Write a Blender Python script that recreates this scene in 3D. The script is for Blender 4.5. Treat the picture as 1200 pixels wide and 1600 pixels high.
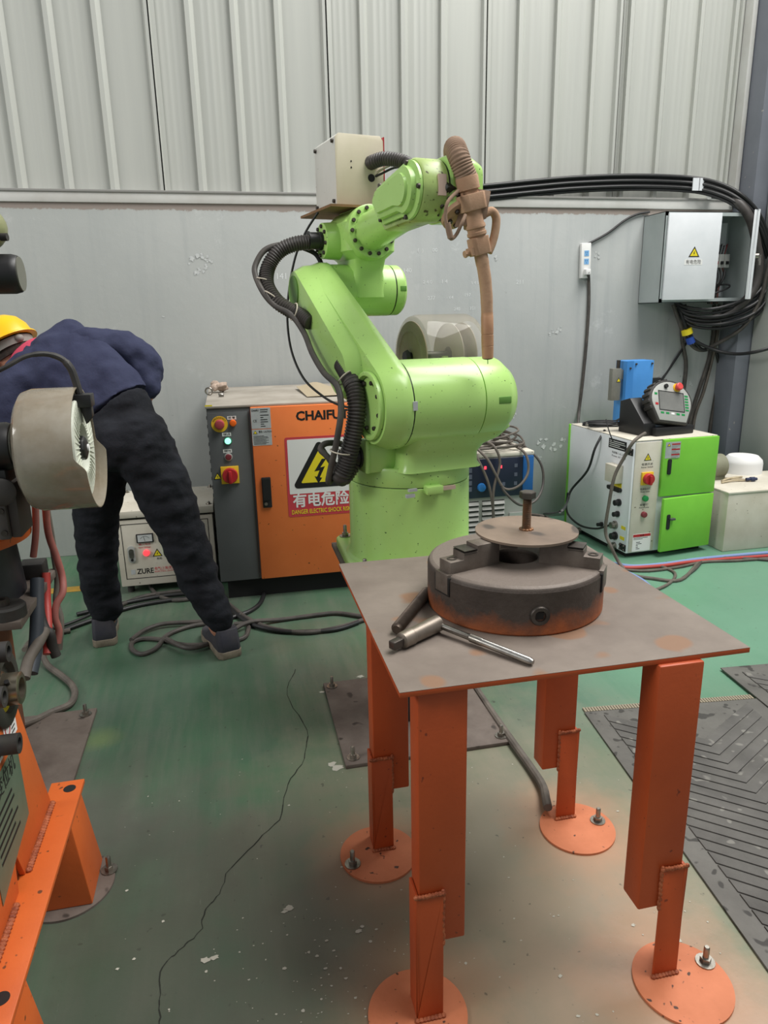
import bpy, bmesh, math, random
from mathutils import Vector, Matrix, noise
random.seed(7)
PI = math.pi
for o in list(bpy.data.objects): bpy.data.objects.remove(o)
SC = bpy.context.scene
COL = SC.collection
# ------------------------------------------------------------------ camera
F_PX, PITCH, ROLL, YAW, CAM_H = 1110.0, 15.5, 1.15, 12.0, 1.4
_p, _r, _y = (math.radians(a) for a in (PITCH, ROLL, YAW))
FWD = Vector((math.sin(_y)*math.cos(_p), math.cos(_y)*math.cos(_p), -math.sin(_p)))
_rt = Vector((math.cos(_y), -math.sin(_y), 0)); _dn = FWD.cross(_rt)
IX = math.cos(_r)*_rt + math.sin(_r)*_dn
IY = -math.sin(_r)*_rt + math.cos(_r)*_dn
CP = Vector((0, 0, CAM_H))
cd = bpy.data.cameras.new('camera'); cam = bpy.data.objects.new('camera', cd); COL.objects.link(cam)
cd.sensor_fit = 'VERTICAL'; cd.sensor_height = 32.0; cd.lens = F_PX/1600*32.0; cd.clip_start = 0.05; cd.clip_end = 100
cam.matrix_world = Matrix(((IX.x, -IY.x, -FWD.x, 0), (IX.y, -IY.y, -FWD.y, 0), (IX.z, -IY.z, -FWD.z, CAM_H), (0, 0, 0, 1)))
SC.camera = cam
# ------------------------------------------------------------------ light
w = bpy.data.worlds.new('hall_daylight'); SC.world = w; w.use_nodes = True
w.node_tree.nodes['Background'].inputs[0].default_value = (0.93, 0.97, 1.0, 1)
w.node_tree.nodes['Background'].inputs[1].default_value = 0.32
def area(name, loc, target, sx, sy, energy, col):
    l = bpy.data.lights.new(name, 'AREA'); l.shape = 'RECTANGLE'; l.size = sx; l.size_y = sy; l.energy = energy; l.color = col
    o = bpy.data.objects.new(name, l); COL.objects.link(o); o.location = loc
    o.rotation_euler = (Vector(target)-Vector(loc)).to_track_quat('-Z', 'Y').to_euler(); return o
area('roof_skylight', (3.4, 2.0, 7.0), (1.2, 2.5, 0), 6, 3.2, 760, (1, 0.98, 0.95))
area('gable_window', (-6.0, 0.5, 4.2), (0.3, 2.2, 0.8), 2.5, 2.0, 200, (1, 0.98, 0.95))
vs = SC.view_settings; SC.display_settings.display_device = 'sRGB'
vs.view_transform = 'Standard'; vs.look = 'None'; vs.exposure = 0.0; vs.gamma = 1.0; vs.use_curve_mapping = False
# ------------------------------------------------------------------ pixel rays (1200x1600 frame) -> points on real planes
def ray(px, py): return IX*((px-600)/F_PX) + IY*((py-800)/F_PX) + FWD
def on_y(px, py, Y): d = ray(px, py); return CP + d*(Y/d.y)
def on_z(px, py, Z): d = ray(px, py); return CP + d*((Z-CAM_H)/d.z)
def on_x(px, py, X): d = ray(px, py); return CP + d*(X/d.x)
# ------------------------------------------------------------------ materials
def lin(h):
    if not isinstance(h, str): return tuple(h)
    h = h.lstrip('#'); o = []
    for i in (0, 2, 4):
        c = int(h[i:i+2], 16)/255; o.append(c/12.92 if c <= .04045 else ((c+.055)/1.055)**2.4)
    return tuple(o)
class NT:
    def __init__(s, name):
        s.m = bpy.data.materials.new(name); s.m.use_nodes = True; s.t = s.m.node_tree; s.n = s.t.nodes
        s.b = s.n['Principled BSDF']; s.tc = s.n.new('ShaderNodeTexCoord')
    def link(s, a, b): s.t.links.new(a, b)
    def noise(s, scale, detail=4, rough=.6, vec=None, stretch=None):
        n = s.n.new('ShaderNodeTexNoise'); n.inputs['Scale'].default_value = scale; n.inputs['Detail'].default_value = detail; n.inputs['Roughness'].default_value = rough
        v = vec or s.tc.outputs['Object']
        if stretch:
            mp = s.n.new('ShaderNodeMapping'); mp.inputs['Scale'].default_value = stretch; s.link(v, mp.inputs[0]); v = mp.outputs[0]
        s.link(v, n.inputs['Vector']); return n.outputs['Fac']
    def ramp(s, fac, a, b, lo=0.0, hi=1.0):
        n = s.n.new('ShaderNodeMapRange'); n.clamp = True
        for i, v in zip((1, 2, 3, 4), (a, b, lo, hi)): n.inputs[i].default_value = v
        s.link(fac, n.inputs[0]); return n.outputs[0]
    def mix(s, fac, a, b):
        n = s.n.new('ShaderNodeMix'); n.data_type = 'RGBA'
        if isinstance(fac, (int, float)): n.inputs[0].default_value = fac
        else: s.link(fac, n.inputs[0])
        for i, v in ((6, a), (7, b)):
            if isinstance(v, (tuple, str)): n.inputs[i].default_value = (*lin(v), 1)
            else: s.link(v, n.inputs[i])
        return n.outputs[2]
    def math(s, op, a, b=None):
        n = s.n.new('ShaderNodeMath'); n.operation = op
        for i, v in enumerate((a, b)):
            if v is None: continue
            if isinstance(v, (int, float)): n.inputs[i].default_value = v
            else: s.link(v, n.inputs[i])
        return n.outputs[0]
    def xyz(s, src='Object'):
        n = s.n.new('ShaderNodeSeparateXYZ'); s.link(s.tc.outputs['Object'], n.inputs[0]); return n.outputs
    def color(s, c):
        if isinstance(c, (tuple, str)): s.b.inputs['Base Color'].default_value = (*lin(c), 1)
        else: s.link(c, s.b.inputs['Base Color'])
    def bump(s, h, strength, dist=.01):
        n = s.n.new('ShaderNodeBump'); n.inputs['Strength'].default_value = strength; n.inputs['Distance'].default_value = dist
        s.link(h, n.inputs['Height']); s.link(n.outputs[0], s.b.inputs['Normal'])
MATS = {}
WORLD_SPACE = {'rubber_mat', 'rubber_rib'}        # dust marks run on across copies that share a mesh
def mat(name, col, rough=.5, metal=0.0, col2=None, scale=6, bump=0, bscale=60, speck=None, sscale=90, sth=.68, spec=.5, lo=.35, hi=.7, stretch=None, emit=0):
    if name in MATS: return MATS[name]
    t = NT(name); c = col
    if name in WORLD_SPACE:
        g = t.n.new('ShaderNodeNewGeometry'); t.tc = type('TC', (), {'outputs': {'Object': g.outputs['Position']}})()
    if col2: c = t.mix(t.ramp(t.noise(scale, 5, .6, stretch=stretch), lo, hi), col, col2)
    if speck: c = t.mix(t.ramp(t.noise(sscale, 1, .5), sth, sth+.05), c, speck)
    t.color(c); t.b.inputs['Roughness'].default_value = rough; t.b.inputs['Metallic'].default_value = metal
    t.b.inputs['Specular IOR Level'].default_value = spec
    if bump: t.bump(t.noise(bscale, 4, .6), bump)
    if emit:
        t.b.inputs['Emission Color'].default_value = (*lin(col), 1); t.b.inputs['Emission Strength'].default_value = emit
    MATS[name] = t.m; return t.m
# ------------------------------------------------------------------ mesh builder
W = {}          # object -> world matrix of its space
def frame(o, right, up):
    r = Vector(right).normalized(); u = Vector(up); u = (u - r*u.dot(r)).normalized(); n = r.cross(u); o = Vector(o)
    return Matrix(((r.x, u.x, n.x, o.x), (r.y, u.y, n.y, o.y), (r.z, u.z, n.z, o.z), (0, 0, 0, 1)))
def perp(d):
    d = d.normalized(); a = Vector((0, 0, 1)) if abs(d.z) < .9 else Vector((1, 0, 0))
    x = a.cross(d).normalized(); return x, d.cross(x)
def smooth_path(pts, k=6, closed=False):
    P = [Vector(p) for p in pts]; n = len(P); out = []
    if n < 3: return P
    rng = range(n if closed else n-1)
    for i in rng:
        if closed: a, b, c, d = P[i-1], P[i], P[(i+1) % n], P[(i+2) % n]
        else: a, b, c, d = P[max(i-1, 0)], P[i], P[i+1], P[min(i+2, n-1)]
        for j in range(k):
            t = j/k; out.append(.5*((2*b)+(c-a)*t+(2*a-5*b+4*c-d)*t*t+(3*b-a-3*c+d)*t**3))
    if not closed: out.append(P[-1])
    return out
def resample(P, step):
    out = [P[0].copy()]; acc = 0; last = P[0]
    for q in P[1:]:
        d = (q-last).length
        while acc + d >= step:
            last = last.lerp(q, (step-acc)/d); out.append(last.copy()); d = (q-last).length; acc = 0
        acc += d; last = q
    return out
class MB:
    def __init__(s, M=None): s.v = []; s.f = []; s.M = M
    def add(s, vs, fs):
        b = len(s.v); s.v += [Vector(v) for v in vs]; s.f += [tuple(i+b for i in f) for f in fs]; return s
    def box(s, lo, hi, R=None):
        (x0, y0, z0), (x1, y1, z1) = lo, hi
        vs = [Vector(p) for p in ((x0,y0,z0),(x1,y0,z0),(x1,y1,z0),(x0,y1,z0),(x0,y0,z1),(x1,y0,z1),(x1,y1,z1),(x0,y1,z1))]
        if R is not None: vs = [R @ v for v in vs]
        return s.add(vs, [(0,3,2,1),(4,5,6,7),(0,1,5,4),(1,2,6,5),(2,3,7,6),(3,0,4,7)])
    def cbox(s, c, size, R=None):
        h = Vector(size)/2; c = Vector(c)
        if R is None: return s.box(c-h, c+h)
        return s.box(-h, h, Matrix.Translation(c) @ R.to_4x4())
    def lathe(s, p0, d, prof, n=32, caps=True):
        p0 = Vector(p0); d = Vector(d).normalized(); x, y = perp(d); b = []; fs = []
        for h, r in prof:
            b += [p0 + d*h + (x*math.cos(2*PI*i/n)+y*math.sin(2*PI*i/n))*r for i in range(n)]
        for k in range(len(prof)-1):
            for i in range(n): j = (i+1) % n; fs.append((k*n+i, k*n+j, (k+1)*n+j, (k+1)*n+i))
        if caps: fs.append(tuple(range(n))[::-1]); fs.append(tuple((len(prof)-1)*n+i for i in range(n)))
        return s.add(b, fs)
    def cyl(s, p0, p1, r0, r1=None, n=24):
        p0, p1 = Vector(p0), Vector(p1); return s.lathe(p0, p1-p0, [(0, r0), ((p1-p0).length, r0 if r1 is None else r1)], n)
    def ring(s, p0, d, h, ro, ri, n=32):
        return s.lathe(p0, d, [(0, ri), (0, ro), (h, ro), (h, ri), (0, ri)], n, caps=False)
    def prism(s, poly, vec):
        n = len(poly); a = [Vector(p) for p in poly]; v = Vector(vec)
        return s.add(a+[p+v for p in a], [tuple(range(n))[::-1], tuple(range(n, 2*n))]+[(i, (i+1) % n, n+(i+1) % n, n+i) for i in range(n)])
    def loft(s, rings, caps=True, closed=True):
        n = len(rings[0]); b = [p for r in rings for p in r]; fs = []
        for k in range(len(rings)-1):
            for i in range(n if closed else n-1): j = (i+1) % n; fs.append((k*n+i, k*n+j, (k+1)*n+j, (k+1)*n+i))
        if caps: fs.append(tuple(range(n))[::-1]); fs.append(tuple((len(rings)-1)*n+i for i in range(n)))
        return s.add(b, fs)
    def tube(s, pts, r, n=10, k=6, closed=False, rings=0, depth=.12, raw=False):
        P = [Vector(p) for p in pts] if raw else smooth_path(pts, k, closed)
        rr = None
        if rings:                       # corrugated: alternating radius every rings/2 of length
            P = resample(P, rings/4); rr = [r*(1+depth*(1, .3, -1, .3)[i % 4]) for i in range(len(P))]
        m = len(P); R = []; x = None
        for i, p in enumerate(P):
            if closed: t = P[(i+1) % m]-P[i-1]
            else: t = P[min(i+1, m-1)]-P[max(i-1, 0)]
            if t.length < 1e-9: t = Vector((0, 0, 1))
            t.normalize()
            if x is None: x, y = perp(t)
            else: x = (x - t*x.dot(t)).normalized(); y = t.cross(x)
            q = rr[i] if rr else (r if isinstance(r, (int, float)) else r[min(int(i/(m-1)*(len(r)-1)+.5), len(r)-1)])
            R.append([p+(x*math.cos(2*PI*j/n)+y*math.sin(2*PI*j/n))*q for j in range(n)])
        if closed: R.append(R[0])
        return s.loft(R, caps=not closed)
    def sphere(s, c, r, n=16, m=10, R=None, lo=-PI/2, hi=PI/2):
        c = Vector(c); r = Vector((r, r, r)) if isinstance(r, (int, float)) else Vector(r); rs = []
        for i in range(m+1):
            a = lo+(hi-lo)*i/m; ring = []
            for j in range(n):
                b = 2*PI*j/n; q = Vector((r.x*math.cos(a)*math.cos(b), r.y*math.cos(a)*math.sin(b), r.z*math.sin(a)))
                ring.append(c+(R @ q if R else q))
            rs.append(ring)
        return s.loft(rs, caps=True)
    def torus(s, c, axis, R, r, n=28, m=8):
        x, y = perp(Vector(axis)); c = Vector(c)
        return s.tube([c+(x*math.cos(2*PI*i/n)+y*math.sin(2*PI*i/n))*R for i in range(n)], r, m, closed=True, raw=True)
    def mesh(s, name, inv=None, bevel=0, segs=2, ang=35, smooth=True):
        T = (inv or Matrix()) @ (s.M or Matrix())
        me = bpy.data.meshes.new(name); bm = bmesh.new(); vv = [bm.verts.new(T @ v) for v in s.v]
        for f in s.f:
            if len(set(f)) > 2:
                try: bm.faces.new([vv[i] for i in f])
                except ValueError: pass
        bmesh.ops.remove_doubles(bm, verts=bm.verts, dist=1e-6)
        bmesh.ops.recalc_face_normals(bm, faces=bm.faces)
        if bevel:
            es = [e for e in bm.edges if len(e.link_faces) == 2 and e.calc_face_angle(0) > .5]
            bmesh.ops.bevel(bm, geom=es, offset=bevel, segments=segs, profile=.5, affect='EDGES', clamp_overlap=True)
        bm.to_mesh(me); bm.free()
        if smooth:
            me.polygons.foreach_set('use_smooth', [True]*len(me.polygons)); me.set_sharp_from_angle(angle=math.radians(ang))
        return me
    def build(s, name, m, parent=None, bevel=0, segs=2, ang=35, smooth=True, label=None, origin=None):
        if parent is None and origin is not None: L = Matrix.Translation(Vector(origin))
        elif parent is None:
            c = sum((( s.M @ v if s.M else v) for v in s.v), Vector())/len(s.v); c.z = min((s.M @ v if s.M else v).z for v in s.v); L = Matrix.Translation(c)
        else: L = W[parent]
        me = s.mesh(name, L.inverted(), bevel, segs, ang, smooth); me.materials.append(m)
        o = bpy.data.objects.new(name, me); COL.objects.link(o); W[o] = L
        if parent is not None: o.parent = parent
        else: o.matrix_world = L
        if label: o['label'] = label
        return o
def inst(name, me, Mw, parent):
    o = bpy.data.objects.new(name, me); COL.objects.link(o); o.parent = parent; o.matrix_local = W[parent].inverted() @ Mw; W[o] = Mw; return o
def tag(o, label, cat, group=None):
    o['label'] = label; o['category'] = cat
    if group: o['group'] = group
    return o
def struct(o): o['kind'] = 'structure'; return o
def thing(name, label, cat, loc=(0,0,0), rotz=0, group=None):
    o = bpy.data.objects.new(name, None); COL.objects.link(o); o.empty_display_size = .05
    L = Matrix.Translation(Vector(loc)) @ Matrix.Rotation(rotz, 4, 'Z'); o.matrix_world = L; W[o] = L
    return tag(o, label, cat, group)
_txt = {}
def text(s, size, M, at, m, parent, width=None, align='CENTER', bold=0.0, name='lettering', th=.0006, shear=0):
    cu = bpy.data.curves.new('t', 'FONT'); cu.body = s; cu.size = 1; cu.align_x = align; cu.align_y = 'CENTER'; cu.offset = bold; cu.extrude = .001; cu.resolution_u = 2; cu.shear = shear
    to = bpy.data.objects.new('t', cu); COL.objects.link(to)
    dg = bpy.context.evaluated_depsgraph_get(); me = bpy.data.meshes.new_from_object(to.evaluated_get(dg)); bpy.data.objects.remove(to)
    xs = [v.co.x for v in me.vertices]; 
    if not xs: return None
    sx = size if width is None else width/max(1e-6, max(xs)-min(xs))
    cx = 0 if align == 'LEFT' else (max(xs)+min(xs))/2
    Mw = M @ Matrix.Translation(Vector(at)); T = W[parent].inverted() @ Mw
    for v in me.vertices: v.co = T @ Vector(((v.co.x-cx)*sx, v.co.y*size, th if v.co.z > 0 else 0.0))
    me.materials.append(m); o = bpy.data.objects.new(name, me); COL.objects.link(o); o.parent = parent; W[o] = W[parent]; return o
def hull2(c0, r0, c1, r1, n=18):
    """outline of two circles joined by their tangents, in a plane (2-tuples)"""
    d = Vector((c1[0]-c0[0], c1[1]-c0[1])); L = d.length; a = math.atan2(d.y, d.x); g = math.acos((r0-r1)/L); out = []
    for i in range(n+1):
        t = a+g+(2*PI-2*g)*i/n; out.append((c0[0]+r0*math.cos(t), c0[1]+r0*math.sin(t)))
    for i in range(n+1):
        t = a-g+2*g*i/n; out.append((c1[0]+r1*math.cos(t), c1[1]+r1*math.sin(t)))
    return out
def rrect(x0, y0, x1, y1, r, n=5):
    out = []
    for cx, cy, a in ((x1-r, y1-r, 0), (x0+r, y1-r, 90), (x0+r, y0+r, 180), (x1-r, y0+r, 270)):
        for i in range(n+1):
            t = math.radians(a+90*i/n); out.append((cx+r*math.cos(t), cy+r*math.sin(t)))
    return out
def plate(M, poly, h, z=0.0):
    return MB(M).prism([(p[0], p[1], z) for p in poly], (0, 0, h))
# ================================================================== materials in use
GREEN = mat('lime_enamel', '#b2db7e', .28, 0, '#a6d070', 3, .02, 200, '#3c5a28', 120, .73)
GREEN2 = mat('lime_enamel_oily', '#b0c878', .33, 0, '#869a55', 9, .03, 150, '#4a4a20', 60, .66)
BLACKP = mat('black_plastic', '#1b1b1c', .45); BLACKR = mat('black_rubber', '#262524', .6, 0, '#3a3734', 12)
HOSE = mat('ribbed_hose', '#3a3735', .5, 0, '#4a4542', 20); CABLE = mat('grey_cable', '#3d3a37', .6, 0, '#57514b', 15); CABLEB = mat('black_cable', '#1e1e1f', .5)
CABLEG = mat('dusty_cable', '#6b635a', .7, 0, '#4e4842', 14)
TAN = mat('weld_dust_coat', '#a88468', .85, 0, '#bb997c', 14, .12, 180); TAN2 = mat('weld_dust_dark', '#937a66', .85, 0, '#856b57', 14, .1, 120)
STEEL = mat('bright_steel', '#b9b6b0', .28, 1.0, '#8e8a85', 20); ZINC = mat('zinc_bolt', '#a8a49c', .35, 1.0, '#7d776f', 40); DSTEEL = mat('dark_steel', '#5c5651', .45, .8, '#3f3a36', 16, .05, 90)
RUSTPL = mat('brown_plate', '#6e645c', .7, .1, '#584d46', 9, .06, 70, '#3a322c', 22, .68)
ORANGE = mat('orange_enamel', '#f08243', .45, 0, '#e4763a', 3, .02, 120, '#7c4a26', 60, .75)
OR_T = mat('table_orange', '#b34b1e', .5, 0, '#a64319', 5, .06, 120, '#7a3016', 70, .74)
OR_D = mat('disc_orange', '#c87852', .65, 0, '#b46842', 8, .05, 90, '#4a3025', 60, .7)
OR_M = mat('positioner_orange', '#cf6529', .5, 0, '#bf5822', 4, .05, 90, '#6a3a1e', 50, .72)
WELD = mat('weld_bead', '#b0623c', .5, .2, '#7c3a22', 60, .5, 160)
GREYC = mat('grey_cabinet_enamel', '#6a6c6d', .5, 0, '#626465', 4); WHITEB = mat('white_enamel', '#dcdcd4', .4, 0, '#d0cfc6', 4, 0, 60, '#8c8678', 70, .74)
CREAM = mat('cream_enamel', '#d6d0c2', .5, 0, '#c6bfae', 6, .02, 60, '#7a7264', 60, .73); BEIGE = mat('beige_box', '#d8cfb8', .45, 0, '#cbc2a8', 6)
LGREEN = mat('cabinet_green', '#83d044', .4, 0, '#78c43c', 4); BLUE = mat('blue_enamel', '#4b92d8', .45, 0, '#4288cc', 5)
RED = mat('red_plastic', '#b3262c', .4); DRED = mat('dark_red_plastic', '#7c3038', .4); YEL = mat('yellow_plastic', '#e8bc2a', .5); YELS = mat('yellow_sticker', '#ecd82a', .5)
ORL = mat('orange_lamp', '#f46a18', .3); WHT = mat('white_print', '#e8e8e6', .6); BLK = mat('black_print', '#141414', .6); SIGNR = mat('sign_red', '#c8404a', .55); GREYP = mat('grey_label', '#b9bcbd', .5, 0, '#a9adae', 30)
SILV = mat('silver_plastic', '#b2b3ae', .4, .2); LAMPG = mat('lit_green_lamp', '#9dffd8', .3, emit=1.3); LAMPR = mat('lit_red_lamp', '#ff4a52', .3, emit=.9); LAMPG2 = mat('lit_bright_green_lamp', '#12d84a', .3, emit=.9); LEDR = mat('red_digit', '#ff3a4a', .3, emit=2.0)
GRNP = mat('green_plastic', '#1c8a48', .35); NAVY = mat('navy_cloth', '#3a3e55', .9, 0, '#30334a', 8, .25, 60, spec=.2); JEANS = mat('black_denim', '#1d1e22', .9, 0, '#2b2d33', 7, .4, 45, spec=.15); PINKC = mat('pink_collar', '#c8455f', .85)
SKIN = mat('skin', '#b88068', .6); HAIR = mat('dark_hair', '#2a211c', .8, 0, '#3d312a', 60, .4, 120); HELM = mat('yellow_helmet', '#f2c016', .35)
SHOE = mat('shoe_leather', '#2e2f3a', .7, 0, '#3f3d40', 12); SOLE = mat('shoe_sole', '#8d8372', .8, 0, '#5c5346', 14)
RUBM = mat('rubber_mat', '#55534f', .75, 0, '#6a6863', 5, .08, 90, '#3c3a37', 30, .62); RUBR = mat('rubber_rib', '#5f5d59', .75, 0, '#4b4946', 7, .08, 90, '#77756f', 26, .64)
GALV = mat('galvanised_white', '#e6e9ec', .4, .05, '#dadee1', 5); GALVG = mat('box_grey', '#b2bab9', .45, .05, '#a7b0af', 5); CLAD = mat('cladding_paint', '#babcb5', .45, .05, '#b2b4ae', 1.5, stretch=(8, 1, .25))
TRIMW = mat('trim_white', '#d2d2ce', .45, 0, '#c2c0ba', 4); COLG = mat('column_paint', '#6f737c', .5, 0, '#7a7e87', 3, .03, 50, '#a9a49c', 30, .76); PIERM = mat('pier_paint', '#a9ada8', .8, 0, '#b3b5af', 3, .04, 60)
REDH = mat('red_hose', '#b0403a', .5); BLUEH = mat('blue_hose', '#7d93bf', .5); PINKH = mat('pink_cable', '#a8665e', .6, 0, '#8a544c', 10); CHALK = mat('chalk', '#dfe2e2', .9)
PAPER = mat('brown_paper', '#a89a80', .8); TIE = mat('zip_tie', '#c8bfae', .6); NPL = mat('nameplate_green', '#6e7f6c', .4, .3, '#62735f', 10)
WOOD = mat('plywood', '#8c6a46', .8, 0, '#74563a', 12, stretch=(1, 8, 1))
def clear_plastic(name, tint, opac, rough=.08, dirt=None):
    if name in MATS: return MATS[name]
    t = NT(name); out = t.n['Material Output']; tr = t.n.new('ShaderNodeBsdfTransparent'); tr.inputs[0].default_value = (*lin('#f4f1ec'), 1)
    t.color(t.mix(t.ramp(t.noise(7, 5), .35, .7), tint, dirt or tint)); t.b.inputs['Roughness'].default_value = rough; t.b.inputs['Specular IOR Level'].default_value = .8
    mx = t.n.new('ShaderNodeMixShader'); t.link(t.ramp(t.noise(4, 5), .3, .75, opac*.8, min(1, opac*1.25)), mx.inputs[0])
    t.link(tr.outputs[0], mx.inputs[1]); t.link(t.b.outputs[0], mx.inputs[2]); t.link(mx.outputs[0], out.inputs['Surface']); MATS[name] = t.m; return t.m
CLEAR = clear_plastic('clear_drum_plastic', '#e2dccf', .2, .06, '#c9c0b0'); CLEARD = clear_plastic('dusty_drum_plastic', '#ada698', .78, .14, '#8f826c'); SCREEN = mat('dull_screen', '#7f7f7c', .2, 0, '#6d6d6a', 9)
GLASS = mat('meter_glass', '#9aa0a2', .1)

def floor_material():
    t = NT('green_epoxy_floor'); X = t.xyz()
    base = t.mix(t.ramp(t.noise(1.1, 5, .62), .36, .64), '#3f694b', '#4f5d51')
    base = t.mix(t.ramp(t.noise(2.2, 6, .7, stretch=(5, .5, 1)), .42, .68, 0, .6), base, '#707466')
    base = t.mix(t.ramp(t.noise(.8, 4, .6), .52, .68, 0, .8), base, '#3a6a49')
    clean = t.math('MULTIPLY', t.ramp(X[0], .95, 1.5), t.ramp(X[1], 1.5, 2.4)); base = t.mix(t.math('MULTIPLY', clean, .9), base, '#67937a')
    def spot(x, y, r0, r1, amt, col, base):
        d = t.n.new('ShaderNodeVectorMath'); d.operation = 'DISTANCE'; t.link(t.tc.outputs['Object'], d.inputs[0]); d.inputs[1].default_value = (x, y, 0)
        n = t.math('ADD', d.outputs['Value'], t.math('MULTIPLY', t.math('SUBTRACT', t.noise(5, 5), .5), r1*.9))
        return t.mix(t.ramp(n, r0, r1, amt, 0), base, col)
    base = spot(.62, 1.45, .25, .95, .85, '#8d8370', base)
    base = spot(.75, 1.0, .1, .5, .55, '#a48a72', base)
    for x, y in ((.285, 1.11), (.3, 1.56), (.86, 1.54), (.86, 1.06)): base = spot(x, y, .08, .24, .5, '#b9825f', base)
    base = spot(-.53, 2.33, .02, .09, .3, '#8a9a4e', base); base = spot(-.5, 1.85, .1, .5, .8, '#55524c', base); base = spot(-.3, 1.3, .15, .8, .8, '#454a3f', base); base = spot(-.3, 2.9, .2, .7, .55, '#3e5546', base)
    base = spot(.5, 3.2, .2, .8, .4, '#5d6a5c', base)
    base = t.mix(t.ramp(t.noise(45, 2, .5), .7, .74, 0, .6), base, '#35372f'); base = t.mix(t.ramp(t.noise(9, 8, .85, stretch=(9, 1, 1)), .62, .7, 0, .35), base, '#9aa394')
    t.color(base); t.link(t.ramp(t.noise(3, 5), .3, .7, .28, .55), t.b.inputs['Roughness']); t.bump(t.noise(30, 4), .06); return t.m
def concrete_material():
    t = NT('grey_painted_plaster'); X = t.xyz()
    c = t.mix(t.ramp(t.noise(1.2, 5), .35, .65), '#b0b3b1', '#a5a9a8'); c = t.mix(t.ramp(t.noise(3, 5, .6, stretch=(6, 1, .35)), .5, .75, 0, .5), c, '#989d9e')
    c = t.mix(t.ramp(t.noise(3.2, 9, .8), .60, .70, 0, .7), c, '#c4c7c6'); c = t.mix(t.ramp(t.noise(16, 3, .6), .72, .76, 0, .5), c, '#6a6d6d')
    warm = t.ramp(X[0], -1.2, 1.6, .4, 0); c = t.mix(warm, c, '#a3a59d')
    edge = t.math('ADD', X[2], t.math('MULTIPLY', t.math('SUBTRACT', t.noise(14, 6, .75), .5), .06)); c = t.mix(t.ramp(edge, 1.992, 1.998), c, '#8d837b')
    t.color(c); t.b.inputs['Roughness'].default_value = .75; t.bump(t.noise(25, 6, .65), .12); return t.m
# ================================================================== the hall
WY = 4.49
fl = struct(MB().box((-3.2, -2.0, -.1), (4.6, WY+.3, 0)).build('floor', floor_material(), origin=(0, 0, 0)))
wl = struct(MB().box((-3.2, WY, 0), (4.6, WY+.24, 2.035)).build('wall_back', concrete_material(), origin=(0, 0, 0), bevel=.004))
MB().box((-3.2, WY-.012, 2.03), (3.36, WY+.1, 2.088)).build('sill_flashing', TRIMW, wl, bevel=.004)
MB().box((-3.2, WY-.02, 2.082), (3.36, WY+.02, 2.096)).build('flashing_lip', mat('lip_grey', '#8b8a86', .5), wl, bevel=.003)
cladd = struct(MB().box((-3.2, WY+.08, 2.03), (4.6, WY+.12, 5.2)).build('wall_upper', CLAD, origin=(0, 0, 0)))
seams = [-3.136, -2.18, -1.224, -.268, .688, 1.636, 2.504, 3.336]
for i in range(len(seams)-1):
    a, b = seams[i]+.002, seams[i+1]-.002; pts = [(a, .012), (a, .034)]
    k0 = -20; cuts = []
    x = -.06-.239*20
    while x < b:
        if x-.03 > a and x+.03 < b: cuts.append(x)
        x += .239
    if i < 6: pts = [(a, .0), (a+.004, .026)]
    for c in cuts:
        px = pts[-1][0]; n = 4
        for j in range(1, n+1):                         # shallow micro ribs in the pan
            g = px+(c-.024-px)*j/(n+1); pts += [(g-.010, .030), (g-.005, .0288), (g+.005, .0288), (g+.010, .030)]
        pts += [(c-.022, .030), (c-.020, .002), (c+.004, .002), (c+.026, .030)]
    pts += [(b-.03, .030), (b-.02, .004), (b-.004, .004)]
    poly = [(x, WY+.02+y, 2.09) for x, y in pts]+[(b-.004, WY+.075, 2.09), (a+.004, WY+.075, 2.09)]
    MB().prism(poly, (0, 0, 3.1)).build('cladding_panel', CLAD, cladd, ang=20)
MB().box((3.335, WY-.05, 2.05), (3.368, WY+.1, 5.2)).build('corner_trim', TRIMW, cladd, bevel=.003)
co = struct(MB().box((3.372, WY-.19, 0), (3.76, WY, 5.2)).build('trim_1', COLG, origin=(3.4, WY, 0), bevel=.003))
co['label'] = 'dark grey steel column'
pr_ = struct(MB().box((3.47, 3.98, 0), (4.4, 4.29, 5.2)).build('wall_right', PIERM, origin=(3.4, 4, 0), bevel=.01))
# yellow floor line near the wall, cracks and paint chips
MB().box((-1.3, 3.84, .0005), (-.72, 3.92, .0015)).build('floor_line', mat('yellow_floor_paint', '#b48a2c', .7, 0, '#8a7436', 12), fl)
cr = MB()
def crack(pxs, wd):
    P = smooth_path([on_z(x, y, .0008) for x, y in pxs], 5); P = [p+Vector((random.uniform(-.004, .004), random.uniform(-.004, .004), 0)) for p in P]
    for i in range(len(P)-1):
        d = (P[i+1]-P[i]); q = Vector((-d.y, d.x, 0)).normalized()*wd*random.uniform(.5, 1.3)
        cr.add([P[i]-q, P[i+1]-q, P[i+1]+q, P[i]+q], [(0, 1, 2, 3)])
crack([(462, 1045), (450, 1085), (478, 1140), (475, 1185), (450, 1225), (435, 1280), (395, 1320), (355, 1365), (345, 1395), (320, 1425), (312, 1455), (285, 1480), (255, 1510), (252, 1560), (250, 1600)], .0014)
cr.build('floor_crack', mat('crack_dark', '#23261f', .9), fl, smooth=False)
chips = MB()
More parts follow.
